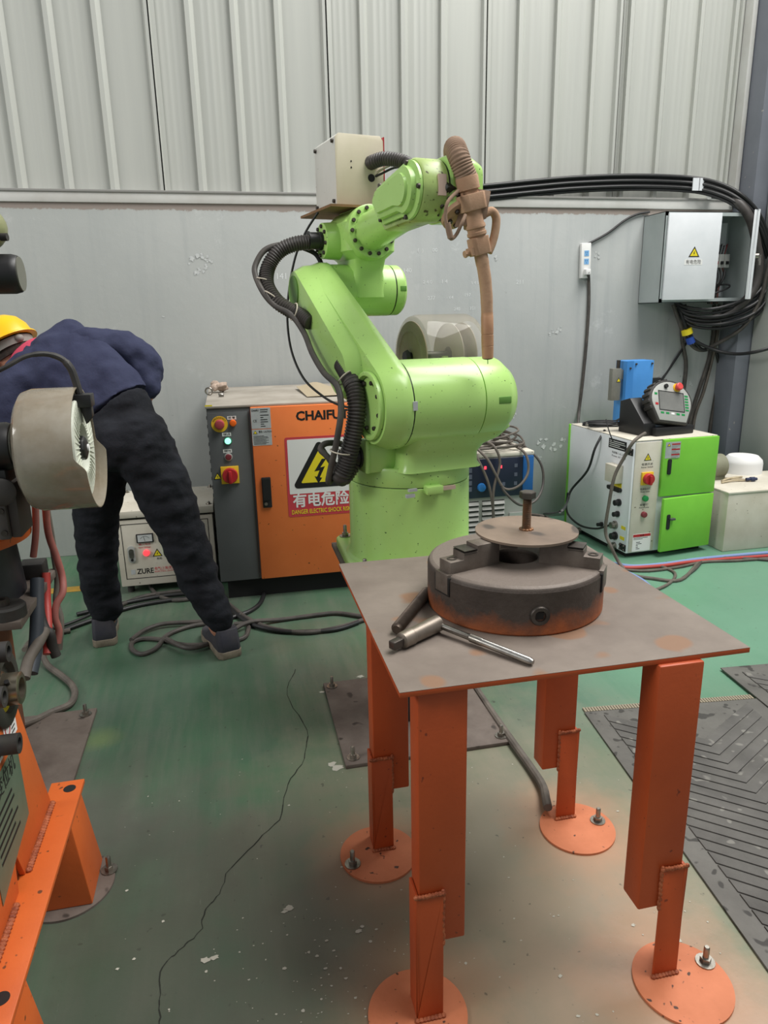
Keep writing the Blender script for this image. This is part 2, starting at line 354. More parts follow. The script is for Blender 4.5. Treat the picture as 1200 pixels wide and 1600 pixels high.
for i in range(230):
    px, py = random.uniform(180, 1180), random.uniform(1180, 1598)
    if random.random() < .35: px, py = random.gauss(530, 60), random.gauss(1530, 60)
    if py > 1640: continue
    c = on_z(px, py, .0012); r = random.choice((.0012, .0018, .0022, .003, .005)); n = random.randint(4, 7); st = random.uniform(.5, 1); a0 = random.random()*6
    chips.add([c+Vector((r*random.uniform(.5, 1.2)*math.cos(a0+2*PI*j/n), st*r*random.uniform(.5, 1.2)*math.sin(a0+2*PI*j/n), 0)) for j in range(n)], [tuple(range(n))])
for px, py, k in ((527, 1199, .030), (518, 1194, .022), (503, 1081, .014), (563, 1057, .02), (452, 1418, .016), (445, 1424, .010), (320, 1500, .014), (335, 1496, .012), (118, 1410, .016), (140, 1405, .010), (560, 1455, .010), (1060, 1470, .010)):
    c = on_z(px, py, .0012); n = 11; chips.add([c+Vector((k*random.uniform(.45, 1.1)*math.cos(2*PI*j/n), .6*k*random.uniform(.45, 1.1)*math.sin(2*PI*j/n), 0)) for j in range(n)], [tuple(range(n))])
ch = chips.build('paint_chip', mat('chip_white', '#b3b1a4', .8), fl, smooth=False); ch['kind'] = 'stuff'
# chalk sums and smudges on the wall
pt = MB()
for px, py, rp in ((302, 405, 9), (315, 403, 8), (330, 408, 6), (308, 425, 7), (322, 420, 6), (255, 496, 3), (775, 405, 5), (935, 395, 6), (875, 515, 6), (860, 520, 4), (755, 658, 8), (800, 650, 6), (775, 670, 5), (848, 690, 8), (865, 700, 9), (880, 690, 6), (845, 715, 5), (1110, 690, 5), (1080, 600, 4)):
    
    for k_ in range(5):
        q = on_y(px+random.gauss(0, rp*.45), py+random.gauss(0, rp*.45), WY-.0008-.0025*random.random()); n = 28; r = rp/F_PX*4.6*random.uniform(.2, .55); sd_ = random.random()*50; pl2 = []
        for j in range(n):
            a = 2*PI*j/n; u_ = Vector((math.cos(a), math.sin(a), sd_)); rr_ = r*(.75+.5*noise.noise(u_*1.1)+.35*noise.noise(u_*3.1)); pl2.append(q+Vector((rr_*math.cos(a), 0, rr_*math.sin(a))))
        pt.add([q]+pl2, [(0, 1+j, 1+(j+1) % n) for j in range(n)])
po_ = pt.build('plaster_patch', mat('patch_white', '#cdd0cf', .9, 0, '#bcbfbe', 60), wl, smooth=False); po_['kind'] = 'stuff'
WF = frame((0, WY-.0005, 0), (1, 0, 0), (0, 0, 1))
for s_, px, py, hpx in (('(  )      00', 668, 391, 8), ('140', 637, 423, 9), ('2 4 0', 668, 441, 7), ('1 4', 695, 440, 8), ('5 4 5', 742, 442, 6), ('277', 674, 466, 8), ('- 64', 703, 465, 7), ('197', 731, 461, 7), ('240', 714, 483, 7), ('351', 738, 482, 7), ('141', 440, 432, 12), ('211', 812, 441, 9), ('28', 575, 605, 7)):
    q = on_y(px, py, WY); text(s_, hpx/F_PX*4.6, WF, (q.x, q.z, 0), CHALK, wl, name='chalk_writing', th=.0004, bold=-.004)
# ================================================================== generic hardware
def bolt_mb(r=.011, h=.03, washer=True):
    b = MB()
    if washer: b.cyl((0, 0, 0), (0, 0, .003), r*1.75, n=16)
    b.cyl((0, 0, .003), (0, 0, .003+r*.9), r, n=6); b.lathe((0, 0, 0), (0, 0, 1), [(0, r*.55), (h-.003, r*.55), (h, r*.4)], 10)
    return b
ANCHOR = bolt_mb(.012, .042).mesh('anchor_bolt'); ANCHOR.materials.append(ZINC)
CAPB = MB().lathe((0, 0, 0), (0, 0, 1), [(0, .0065), (.006, .0065), (.0075, .0055)], 12).mesh('cap_bolt'); CAPB.materials.append(DSTEEL)
def up_axis(p, d):
    x, y = perp(Vector(d)); d = Vector(d).normalized(); p = Vector(p)
    return Matrix(((x.x, y.x, d.x, p.x), (x.y, y.y, d.y, p.y), (x.z, y.z, d.z, p.z), (0, 0, 0, 1)))
# ================================================================== work table
TZ = .762
TOPM = mat('table_top_steel', '#80756b', .6, .1, '#6e635a', 7, .05, 80, '#83654f', 9, .62)
tb = thing('work_table', 'orange welding table with dusty steel top standing in the foreground', 'table', (.6, 1.43, 0))
MB().box((.252, 1.085, TZ-.011), (.955, 1.778, TZ-.0005)).build('table_edge_plate', OR_T, tb, bevel=.001)
MB().box((.252, 1.085, TZ-.0005), (.955, 1.778, TZ)).build('table_top', TOPM, tb)
def leg(x0, y0, sx, lx, zb, zt, ang_in):
    # upper channel tube
    t = .006
    MB().box((x0, y0, zb), (x0+.095, y0+.06, TZ-.011)).build('leg', OR_T, tb, bevel=.004)
    a = MB()
    if sx < 0: a.box((x0-.007, y0-.007, .006), (x0-.001, y0+.052, zt)).box((x0-.007, y0-.007, .006), (x0+.048, y0-.001, zt))
    else: a.box((x0+.096, y0-.007, .006), (x0+.102, y0+.052, zt)).box((x0+.047, y0-.007, .006), (x0+.102, y0-.001, zt))
    g = a.build('leg_extension', OR_T, tb, bevel=.001)
    wd = MB(); 
    xa, xb = (x0-.007, x0+.048) if sx < 0 else (x0+.047, x0+.102); xi = xb if sx < 0 else xa
    n = 9
    for i in range(n): wd.sphere((xa+(xb-xa)*i/(n-1), y0-.005, zt+.001+random.uniform(-.001, .001)), (.006, .005, .005), 8, 5)
    for i in range(n): wd.sphere((xi+random.uniform(-.001, .001), y0-.003, zb+(zt-zb)*i/(n-1)), (.005, .005, .009), 8, 5)
    wd.build('weld_seam', WELD, g)
    return g
for i, (x0, y0, sx, zb, zt, dx, dy, bx, by) in enumerate(((.287, 1.095, -1, .19, .31, .285, 1.105, None, None), (.296, 1.585, -1, .184, .285, .3, 1.57, .225, 1.545), (.772, 1.585, 1, .17, .283, .862, 1.535, .93, 1.545), (.755, 1.075, 1, .187, .283, .858, 1.045, .935, 1.075))):
    leg(x0, y0, sx, 0, zb, zt, 0)
    d = MB().lathe((dx, dy, 0), (0, 0, 1), [(0, .103), (.006, .103)], 56).build('foot_disc', OR_D, tb)
    w2 = MB()
    xa = (x0-.007 if sx < 0 else x0+.047)
    for k in range(8): w2.sphere((xa+.055*k/7, y0-.009, .009), (.006, .006, .005), 8, 5)
    w2.build('weld_bead', WELD, d)
    if bx: inst('anchor_bolt', ANCHOR, Matrix.Translation((bx, by, .006)), d)
# ================================================================== three jaw chuck
def chuck_mat(name, zrust):
    t = NT(name); X = t.xyz()
    c = t.mix(t.ramp(t.noise(12, 6, .65), .35, .7), '#4b413a', '#3a3029'); n = t.noise(9, 6, .7)
    k = t.math('ADD', X[2], t.math('MULTIPLY', t.math('SUBTRACT', n, .5), -.12)); c = t.mix(t.ramp(k, .0, .05, .85, 0), c, '#a8592c')
    top = t.ramp(X[2], .098, .1045); c = t.mix(t.math('MULTIPLY', top, .8), c, '#7a6f66')
    t.color(c); t.b.inputs['Roughness'].default_value = .6; t.b.inputs['Metallic'].default_value = .15; t.bump(t.noise(70, 5), .18); return t.m
CX, CY, CZ = .604, 1.428, TZ
ck = thing('lathe_chuck', 'heavy round three-jaw chuck with rusty side lying on the table', 'chuck', (CX, CY, CZ))
cm = chuck_mat('chuck_iron', CZ)
H = .106
MB().lathe((CX, CY, CZ), (0, 0, 1), [(0, .194), (.004, .197), (H-.012, .197), (H-.004, .193), (H, .186), (H, .052), (.03, .052), (.03, .001)], 72, caps=True).build('chuck_body', cm, ck, ang=25)
JM = mat('jaw_steel', '#756b62', .5, .35, '#52473f', 14, .06, 70)
for a in (197, -38+0, 80):
    t = math.radians(a); d = Vector((math.cos(t), math.sin(t), 0)); s_ = Vector((-d.y, d.x, 0)); U = Vector((0, 0, 1)); o = Vector((CX, CY, CZ))
    Mj = Matrix(((d.x, s_.x, 0, o.x), (d.y, s_.y, 0, o.y), (0, 0, 1, o.z), (0, 0, 0, 1)))
    j = MB(Mj).prism([(.06, -.021, H-.03), (.19, -.021, H-.03), (.19, -.021, H+.026), (.155, -.021, H+.026), (.155, -.021, H+.04), (.12, -.021, H+.040), (.12, -.021, H+.052), (.06, -.021, H+.052)], (0, .042, 0)).build('jaw', JM, ck, bevel=.0015)
    sl = MB(Mj).box((.14, -.027, H-.048), (.1985, .027, H-.006)); sl.build('jaw_slot', mat('slot_black', '#181512', .8), j, bevel=.001)
    MB(Mj).box((.15, -.0225, H-.044), (.1995, .0225, H+.0)).build('jaw_foot', JM, j, bevel=.001)
    for q in (.137, .172): MB(Mj).ring((q, 0, H+(.040 if q < .155 else .026)), (0, 0, 1), .0015, .011, .007, 20).build('screw_ring', DSTEEL, j)
    for k in range(3): MB(Mj).box((.122, -.0215+.0, H+.0405+.0035*k-.004), (.154, .0215, H+.0418+.0035*k-.004)).build('serration', DSTEEL, j)
bd = Vector((on_z(845, 970, .80)-Vector((CX, CY, .80))).xy.to_3d()).normalized(); bp = Vector((CX, CY, CZ+.046))+bd*.186
bs = MB().lathe(bp, bd, [(0, .021), (.013, .021), (.016, .019), (.016, .012), (.004, .012)], 28, caps=False).build('key_socket', DSTEEL, ck)
sx, sy = perp(bd); MB().cbox(bp+bd*.006, (.015, .015, .012), Matrix((sx, sy, bd)).transposed()).build('square_hole', mat('slot_black', '#181512', .8), bs)
pn = Vector((CX, CY, CZ))+Vector((math.cos(math.radians(-30)), math.sin(math.radians(-30)), 0))*.2; 
# steel disc with bolt standing on the jaws
DZ = CZ+H+.053
dp = thing('flange_disc', 'thin rusty round steel plate resting on the chuck jaws', 'plate', (.634, 1.437, DZ))
MB().lathe((.634, 1.437, DZ), (0, 0, 1), [(0, .115), (.005, .115)], 64).build('disc_plate', mat('disc_steel', '#8a7868', .6, .2, '#6b5c50', 6, .04, 60, '#4f463f', 12, .63), dp)
bo = thing('hex_bolt', 'tall upright hex-head bolt welded through the steel disc', 'bolt', (.634, 1.437, DZ+.005))
th = MB(); P = [(0, .0095)]
for i in range(34): P += [(.004+i*.0022, .0102), (.0051+i*.0022, .0085)]
th.lathe((.634, 1.437, DZ+.005), (0, 0, 1), P, 16).build('threaded_shank', mat('rusty_thread', '#6a5a4a', .5, .5, '#8a5a34', 20), bo)
MB().lathe((.634, 1.437, DZ+.079), (0, 0, 1), [(0, .0185), (.013, .0185), (.015, .0165)], 6).build('bolt_head', DSTEEL, bo, ang=15)
sp = MB()
for i in range(10): a = 2*PI*i/10; sp.sphere((.634+.012*math.cos(a), 1.437+.012*math.sin(a), DZ+.006), (.005, .005, .004), 7, 5)
sp.build('weld_bead', MATS['rusty_thread'], bo)
# chuck key: thick shaft with square tip and a sliding bar
k0, k1, k2 = on_z(614, 1008, TZ+.016), on_z(684, 974, TZ+.018), on_z(833, 1035, TZ+.008)
ky = thing('chuck_key', 'T-handle chuck key with polished bar lying on the table', 'wrench', (k0.x, k0.y, TZ))
d = (k1-k0).normalized()
MB().lathe(k0+d*.022, d, [(0, .0105), (.003, .0165), (.03, .0175), (.032, .016), ((k1-k0).length-.022, .0175), ((k1-k0).length-.02, .015)], 24).build('key_shaft', mat('key_steel', '#857b70', .4, .6, '#6a6157', 16), ky)
x, y = perp(d); MB().cbox(k0+d*.011, (.017, .017, .03), Matrix((x, y, d)).transposed()).build('square_tip', DSTEEL, ky, bevel=.002)
hb = k1-d*.004; e = (k2-hb).normalized(); L = (k2-hb).length
MB().lathe(hb-e*.012, e, [(0, .0065), (L*.42, .0068), (L*.43, .0082), (L*.55, .0082), (L*.56, .0075), (L+.005, .0075), (L+.012, .005)], 20).build('key_bar', STEEL, ky)
kn = MB(); 
for i in range(12):
    kn.torus(hb-e*.012+e*(L*.435+L*.11*i/12), e, .0079, .0009, 14, 5)
kn.build('knurl', ZINC, ky)
# threaded rod leaning at the chuck
r0, r1 = on_z(619, 984, TZ+.013), on_z(668, 924, TZ+.013)
rod = MB(); d = (r1-r0).normalized(); L = (r1-r0).length; P = [(0, .009), (.004, .0105)]
i = 0
while .006+i*.005 < L: P += [(.006+i*.005, .0128), (.0085+i*.005, .0090)]; i += 1
tag(rod.lathe(r0, d, P, 18).build('threaded_rod', mat('dark_rod', '#5a4e44', .45, .6, '#3b322b', 20)), 'coarse threaded rod lying on the table beside the chuck', 'rod')
# ================================================================== floor mats
def floor_mat(label, org, ang, w_, l_, grp, nr, off):
    R = Matrix.Translation(org) @ Matrix.Rotation(ang, 4, 'Z')
    t = thing('rubber_mat', label, 'mat', org, ang, grp)
    MB(R).prism([(0, 0, .001), (w_, 0, .001), (w_, -l_, .001), (0, -l_, .001)], (0, 0, .006)).build('mat_sheet', RUBM, t, bevel=.001)
    # chevron ribs: each one a raised V shaped bar
    hw = w_/2; pit = .078
    v = MB(); h = .004; wd = .031; x0 = .06; ym = .19
    v.prism([(x0, 0, 0), (hw, -ym, 0), (w_-x0, 0, 0), (w_-x0, -wd*1.35, 0), (hw, -ym-wd*1.35, 0), (x0, -wd*1.35, 0)], (0, 0, h))
    me = v.mesh('tread_rib', bevel=.001); me.materials.append(RUBR)
    for i in range(nr):
        yy = -.03-off-i*pit*.62
        if yy-ym-.04 < -l_: break
        inst('tread_rib', me, R @ Matrix.Translation((0, yy, .0068)), t)
    return t
m1 = floor_mat('dusty chevron rubber floor mat beside the orange table', (1.165, 2.075, 0), math.radians(-6.0), .66, 1.62, 'chevron rubber floor mats', 60, .0)
ed = MB(); RM = Matrix.Translation((1.165, 2.075, 0)) @ Matrix.Rotation(math.radians(-6), 4, 'Z')
for i in range(62): ed.box((.004+i*.0105, .002, .001), (.0115+i*.0105, .03, .007), RM)
ed.build('braided_edge', mat('edge_fibre', '#8d8371', .8), m1)
m2 = floor_mat('second chevron rubber mat at the right frame edge, partly overlapping', (1.84, 2.235, .006), math.radians(-5.0), .7, 1.5, 'chevron rubber floor mats', 60, .02)
# ================================================================== green welding robot
RO = Vector((.56, 2.23, 0)); RTH = math.radians(12)
MR = Matrix.Translation(RO) @ Matrix.Rotation(RTH, 4, 'Z')      # local: x = joint-2 axis, -y = the way the robot faces
MO = Matrix.Translation(RO)
def RB(px, py, f):            # point on the robot plane f metres in front of its column
    n = MR.to_3x3() @ Vector((0, -1, 0)); d = ray(px, py); t = ((RO-CP).dot(n)+f)/d.dot(n); return CP+d*t
pd = thing('robot_pedestal', 'dark steel pedestal on a bolted floor plate under the green robot', 'pedestal', RO)
fpz = .014
MB(MO).box((-.285, -.272, 0), (.285, .275, fpz)).build('floor_plate', RUSTPL, pd, bevel=.002)
MB(MO).box((-.09, -.075, fpz), (.09, .10, .585)).build('pedestal_column', mat('dark_column', '#3a3836', .6, .2, '#2c2a28', 8), pd, bevel=.004)
MB(MO).box((-.235, -.235, .585), (.235, .235, .601)).build('pedestal_plate', RUSTPL, pd, bevel=.002)
for x in (-.255, .255):
    for y in (-.235, .24): inst('anchor_bolt', ANCHOR, MO @ Matrix.Translation((x, y, fpz)), pd)
rb = thing('welding_robot', 'lime green six-axis welding robot arm with dusty brown torch', 'robot', (RO.x, RO.y, .601), RTH)
bb = MB(MO).prism([(x, y, .601) for x, y in rrect(-.225, -.225, .225, .225, .05)], (0, 0, .034)).build('base_flange', GREEN, rb, bevel=.006, segs=3)
for x in (-.19, .19):
    for y in (-.19, .19): inst('flange_bolt', ANCHOR, MO @ Matrix.Translation((x, y, .635)), bb)
MB(MR).lathe((0, 0, .635), (0, 0, 1), [(0, .215), (.006, .206), (.02, .2), (.25, .198), (.252, .196)], 72).build('base_body', GREEN, rb, ang=30)
MB(MR).lathe((0, 0, .886), (0, 0, 1), [(0, .192), (.004, .192)], 72).build('base_seam', BLACKP, rb)
MB(MR).lathe((0, 0, .890), (0, 0, 1), [(0, .197), (.002, .198), (.05, .198), (.058, .194), (.060, .188), (.052, .184), (.052, .001)], 72).build('turntable', GREEN, rb, ang=30)
lg = MB(MR).box((-.045, -.222, .872), (.01, -.19, .898)).build('seam_lug', GREEN, rb, bevel=.004)
for a, b, c, d_ in ((-.10, .886, -.072, .894), (-.108, .868, -.08, .878)): MB(MR).box((a, -.206, b), (c, -.196, d_)).build('label_plate', GREYP, rb)
MB(MR).box((.012, -.206, .878), (.06, -.198, .890)).build('label_plate', mat('pink_label', '#c9b0a0', .6), rb)
# waist casting
nk = MB(MR)
rings = []
for z, u0, u1, b0, b1 in ((.94, -.115, .165, -.205, .06), (.955, -.108, .155, -.20, .05), (.985, -.105, .155, -.198, .04), (1.01, -.103, .175, -.205, .03), (1.03, -.1, .215, -.225, .0), (1.06, -.1, .25, -.235, -.06), (1.14, -.1, .22, -.235, -.07)):
    rings.append([Vector((x, y, z)) for x, y in rrect(u0, b0, u1, b1, .035, 4)])
nk.loft(rings).build('waist_casting', GREEN, rb, ang=40)
MB(MR).box((-.205, -.13, .938), (-.192, .03, 1.04)).box((-.205, -.125, .938), (-.10, -.02, 1.03)).build('connector_bracket', GREEN, rb, bevel=.004)
cn = MB(MR).lathe((-.205, -.075, .985), (-1, 0, 0), [(0, .036), (.006, .036), (.006, .029), (.018, .029), (.02, .031), (.045, .031), (.047, .026), (.06, .026)], 28).build('hose_connector', BLACKP, rb)
# shoulder drum, along the joint-2 axis
S0 = Vector((0, -.15, 1.145))
MB(MR).lathe(S0+Vector((-.112, 0, 0)), (1, 0, 0), [(0, .12), (0, .128), (.232, .127), (.233, .125)], 72).build('shoulder_drum', GREEN, rb, ang=30)
MB(MR).lathe(S0+Vector((-.116, 0, 0)), (1, 0, 0), [(0, .1265), (.005, .1265)], 72).build('shoulder_seam', BLACKP, rb)
cp = MB(MR).lathe(S0+Vector((.124, 0, 0)), (1, 0, 0), [(0, .126), (.085, .125), (.094, .121), (.128, .095), (.134, .085), (.134, .001)], 72).build('shoulder_cap', GREEN, rb, ang=30)
MB(MR).box((.165, -.2765, 1.138), (.21, -.262, 1.160)).build('cap_notch', mat('notch_green', '#5f8f3c', .5), cp, bevel=.003)
MB(MR).box((-.122, -.2835, 1.14), (-.108, -.274, 1.165)).build('label_plate', GREYP, rb)
# lower arm: hull of two bosses, leaning back
E0 = (.39, 1.485)
def arm_layer(c0, r0, c1, r1, u): return [Vector((u, p[0], p[1])) for p in hull2(c0, r0, c1, r1)]
s2 = (S0.y, S0.z)
la = MB(MR).loft([arm_layer(s2, .130, E0, .092, -.117), arm_layer(s2, .132, E0, .094, -.122), arm_layer(s2, .132, E0, .094, -.150), arm_layer(s2, .112, E0, .078, -.195)]).build('lower_arm', GREEN, rb, ang=28)
c0, c1 = (s2[0]+.27*(E0[0]-s2[0]), s2[1]+.27*(E0[1]-s2[1])), E0
MB(MR).loft([arm_layer(c0, .098, c1, .086, -.165), arm_layer(c0, .092, c1, .082, -.205), arm_layer(c0, .070, c1, .064, -.240)]).build('arm_cover', GREEN, la, ang=28)
ad = (Vector(c1)-Vector(c0)).normalized(); an = Vector((-ad.y, ad.x))
rg = MB(MR)                                              # pressed rib along the front face
for q, wv in ((-.140, .02), (-.190, .014)):
    e0 = Vector(c0)+an*-.0+ad*.02; 
    side = -1 if an.y > 0 else 1
MB(MR).lathe((-.196, S0.y, S0.z), (-1, 0, 0), [(0, .10), (.012, .10), (.014, .097), (.014, .088), (.002, .084)], 48, caps=False).build('boss_rim', GREEN, la)
for k in range(8):
    a = 2*PI*k/8+.3; inst('cap_bolt', CAPB, MR @ up_axis((-.197, S0.y+.07*math.cos(a), S0.z+.07*math.sin(a)), (-1, 0, 0)), la)
op = Vector(c0)-ad*.088
MB(MR).lathe((-.203, op.x, op.y), (0, -ad.x, -ad.y), [(-.03, .036), (.012, .036), (.012, .030), (-.03, .030)], 28, caps=False).build('cable_opening', BLACKP, la)
MB(MR).lathe((-.2405, E0[0], E0[1]), (-1, 0, 0), [(0, .05), (.003, .05)], 32).build('end_recess', mat('recess_green', '#5f9038', .5), la)
# elbow drum and forearm casting
EB = Vector((0, E0[0], E0[1]))
MB(MR).lathe(EB+Vector((-.118, 0, 0)), (1, 0, 0), [(0, .088), (.226, .088), (.227, .086)], 56).build('elbow_drum', GREEN, rb, ang=30)
MB(MR).lathe(EB+Vector((.1095, 0, 0)), (1, 0, 0), [(0, .085), (.004, .085)], 56).build('elbow_seam', BLACKP, rb)
ec = MB(MR).lathe(EB+Vector((.1135, 0, 0)), (1, 0, 0), [(0, .087), (.03, .087), (.04, .08), (.042, .07), (.042, .001)], 56).build('elbow_cap', GREEN, rb, ang=30)
MB(MR).box((.124, .3015, 1.48), (.148, .312, 1.498)).build('cap_notch', mat('notch_green', '#5f8f3c', .5), ec, bevel=.002)
rings = []
for z, u0, u1, b0, b1, r in ((1.46, -.06, .075, .30, .47, .03), (1.50, -.055, .07, .298, .47, .025), (1.545, -.045, .062, .30, .47, .02), (1.585, -.05, .066, .285, .48, .02), (1.61, -.085, .095, .265, .495, .03), (1.70, -.09, .095, .265, .495, .03), (1.735, -.055, .075, .27, .48, .03), (1.74, -.045, .065, .28, .47, .03)):
    rings.append([Vector((x, y, z)) for x, y in rrect(u0, b0, u1, b1, r, 4)])
MB(MR).loft(rings).build('elbow_casting', GREEN, rb, ang=32)
hf = MB(MR).lathe((-.075, .385, 1.648), (-1, 0, 0), [(0, .062), (.035, .060), (.058, .058), (.060, .055)], 40).build('hose_flange', GREEN, rb)
for k in range(8):
    a = 2*PI*k/8+.2; inst('cap_bolt', CAPB, MR @ up_axis((-.134, .385+.047*math.cos(a), 1.648+.047*math.sin(a)), (-1, 0, 0)), hf)
fd = Vector((0.02, -math.cos(math.radians(7)), math.sin(math.radians(7)))).normalized(); f0 = Vector((0.0, .275, 1.668))
jr = MB(MR).lathe(f0, fd, [(-.03, .088), (0, .088), (.018, .086), (.02, .082), (.02, .06)], 56).build('joint_ring', GREEN, rb)
px_, py_ = perp(fd)
for k in range(14):
    a = 2*PI*k/14; inst('cap_bolt', CAPB, MR @ up_axis(f0+fd*.02+(px_*math.cos(a)+py_*math.sin(a))*.074, fd), jr)
MB(MR).lathe(f0+fd*.01, fd, [(0, .064), (.02, .061), (.18, .055), (.30, .052)], 48).build('forearm_tube', GREEN, rb)
# wrist housing with the stepped side cover
wc = (-.205, 1.722)
def whull(r, back, top, bot, u):
    pts = [(wc[0]+r*math.cos(t), wc[1]+r*math.sin(t)) for t in [math.radians(250-320*i/22) for i in range(23)]][::-1]
    pts = [(wc[0]-r*math.sin(math.radians(a)), wc[1]+r*math.cos(math.radians(a))) for a in range(0, 181, 10)]
    pts = pts+[(wc[0]+.035, bot-.004), (back-.03, bot-.01), (back, bot+.018), (back, top-.02), (back-.02, top)]
    return [Vector((u, p[0], p[1])) for p in pts]
MB(MR).loft([whull(.076, .0, 1.765, 1.652, -.085), whull(.080, .0, 1.77, 1.648, -.078), whull(.080, .0, 1.77, 1.648, -.012)]).build('wrist_housing', GREEN2, rb, ang=30)
wcov = MB(MR).loft([whull(.074, -.006, 1.763, 1.664, -.086), whull(.074, -.006, 1.763, 1.664, -.094), whull(.060, -.018, 1.752, 1.676, -.098), whull(.058, -.02, 1.750, 1.678, -.112), whull(.042, -.03, 1.742, 1.69, -.116), whull(.040, -.032, 1.74, 1.692, -.124)]).build('wrist_cover', GREEN, rb, ang=30)
for p in ((-.03, 1.76), (-.03, 1.668), (-.275, 1.722), (-.205, 1.79), (-.20, 1.655)):
    inst('cap_bolt', CAPB, MR @ up_axis((-.095, p[0], p[1]), (-1, 0, 0)), wcov)
MB(MR).lathe((-.0125, wc[0], wc[1]), (1, 0, 0), [(0, .078), (.006, .078)], 48).build('wrist_seam', BLACKP, rb)
MB(MR).box((-.045, wc[0]-.0835, 1.70), (-.022, wc[0]-.076, 1.752)).build('label_plate', mat('pink_label', '#c9b0a0', .6), rb)
rings = [[Vector((u, x, z)) for x, z in rrect(wc[0]-s_, wc[1]-s_, wc[0]+s_, wc[1]+s_*1.05, s_*.5, 4)] for u, s_ in ((-.006, .076), (.0, .08), (.07, .078), (.1, .066), (.105, .055))]
MB(MR).loft(rings).build('wrist_block', GREEN, rb, ang=35)
t6 = Vector((.22, -.62, -.75)).normalized(); q6 = Vector((.012, -.245, 1.688))
MB(MR).cbox(q6-t6*.012, (.10, .10, .03), Matrix((perp(t6)[0], perp(t6)[1], t6)).transposed()).build('flange_plate', mat('oily_black', '#23261d', .5), rb, bevel=.006)
j6 = MB(MR).lathe(q6, t6, [(0, .046), (.012, .045), (.013, .040), (.034, .039), (.035, .036)], 40).build('tool_flange', GREEN, rb)
for k in range(10):
    a = 2*PI*k/10; inst('cap_bolt', CAPB, MR @ up_axis(q6+t6*.012+(perp(t6)[0]*math.cos(a)+perp(t6)[1]*math.sin(a))*.0425, t6), j6)
fdsk = MB(MR).lathe(q6+t6*.035, t6, [(0, .047), (.012, .047), (.014, .044)], 40).build('flange_disc', TAN, rb)
for k in range(5):
    a = 2*PI*k/5; inst('cap_bolt', CAPB, MR @ up_axis(q6+t6*.049+(perp(t6)[0]*math.cos(a)+perp(t6)[1]*math.sin(a))*.028, t6), fdsk)
# torch
TF = .30
tz = lambda x, y, f=TF: RB(x, y, f)
tor = MB().tube([tz(712, 262, .10), tz(709, 240, .18), tz(711, 231, .25), tz(716, 243, TF-.01), tz(723, 262), tz(731, 281)], .0275, 20, 8, rings=.0066, depth=.05).build('torch_hose', TAN2, rb, ang=60)
a0, a1 = tz(729, 278), tz(750, 392); td = (a1-a0).normalized(); TL = (a1-a0).length
def TP(k): return a0+td*(TL*k)
tb_ = MB().lathe(a0, td, [(-.004, .0285), (0, .0305), (.03, .030), (.031, .0245), (.058, .0245), (.06, .022), (TL*.5, .0235), (TL*.62, .0245), (TL*.64, .027), (TL*.68, .027), (TL*.69, .024), (TL*.73, .024), (TL*.74, .0265), (TL*.78, .0265), (TL*.8, .022), (TL, .02)], 36).build('torch_body', TAN, rb)
tx, ty = perp(td); TR = Matrix((tx, ty, td)).transposed(); 
# square the clamps to the robot: x axis along the robot's joint-2 axis
tx = (MR.to_3x3() @ Vector((1, 0, 0))); tx = (tx-td*tx.dot(td)).normalized(); ty = td.cross(tx); TR = Matrix((tx, ty, td)).transposed()
def oct_(c, sx, sy, h, ch):
    pts = [(sx-ch, -sy), (sx, -sy+ch), (sx, sy-ch), (sx-ch, sy), (-sx+ch, sy), (-sx, sy-ch), (-sx, -sy+ch), (-sx+ch, -sy)]
    return MB().prism([c+TR @ Vector((a, b, -h/2)) for a, b in pts], td*h)
cl = oct_(TP(.33), .038, .030, .042, .014).build('torch_clamp', TAN, tb_, bevel=.003)
for sgn in (-1, 1): MB().cyl(TP(.31)+tx*sgn*.037-ty*.006, TP(.31)+tx*sgn*.0385-ty*.006, .008, n=16).build('clamp_hole', DSTEEL, cl)
cb = MB().cbox(TP(.56)-ty*.022, (.036, .022, .042), TR).build('sensor_block', TAN, tb_, bevel=.002)
for i in (-1, 1):
    for j in (-1, 1): MB().cyl(TP(.56)-ty*.033+tx*i*.013+td*j*.016, TP(.56)-ty*.0355+tx*i*.013+td*j*.016, .0035, n=10).build('screw', TAN2, cb)
for k in (.66, .76): MB().cbox(TP(k)-ty*.028, (.012, .008, .009), TR).build('clamp_lug', TAN, tb_, bevel=.001)
lc = oct_(TP(.93), .027, .022, .045, .008).build('neck_clamp', TAN, tb_, bevel=.002)
MB().cyl(TP(.99)-tx*.045, TP(.99)-tx*.02, .0075, n=12).cyl(TP(.99)-tx*.05, TP(.99)-tx*.044, .0095, n=8).cbox(TP(.98)-tx*.027, (.014, .03, .02), TR).build('clamp_screw', TAN, lc)
# swan neck and nozzle
np_ = [TP(.93), tz(752, 402), tz(757, 430), tz(760, 460), tz(761, 490)]
nkk = MB().tube(np_, [.0185, .0185, .0175, .017, .0165], 24, 8).build('swan_neck', TAN, rb)
n0, n1 = tz(761, 488), tz(762, 562)
nd = (n1-n0).normalized(); NL = (n1-n0).length
nz = MB().lathe(n0, nd, [(0, .0165), (NL*.08, .0168), (NL*.085, .0172), (NL*.45, .0172), (NL*.455, .0165), (NL*.47, .0165), (NL*.475, .0172), (NL*.7, .0172), (NL*.705, .0165), (NL*.715, .0165), (NL*.72, .0170), (NL*.97, .0158)], 32).build('nozzle', mat('copper_dust', '#b98f6c', .6, .15, '#a3785a', 12, .05, 100), rb)
MB().lathe(n1-nd*.006, nd, [(0, .0155), (.004, .0135), (.006, .006)], 20).build('nozzle_tip', BLACKP, nz); MB().cyl(n1, n1+nd*.012, .0012, n=8).build('weld_wire', DSTEEL, nz)
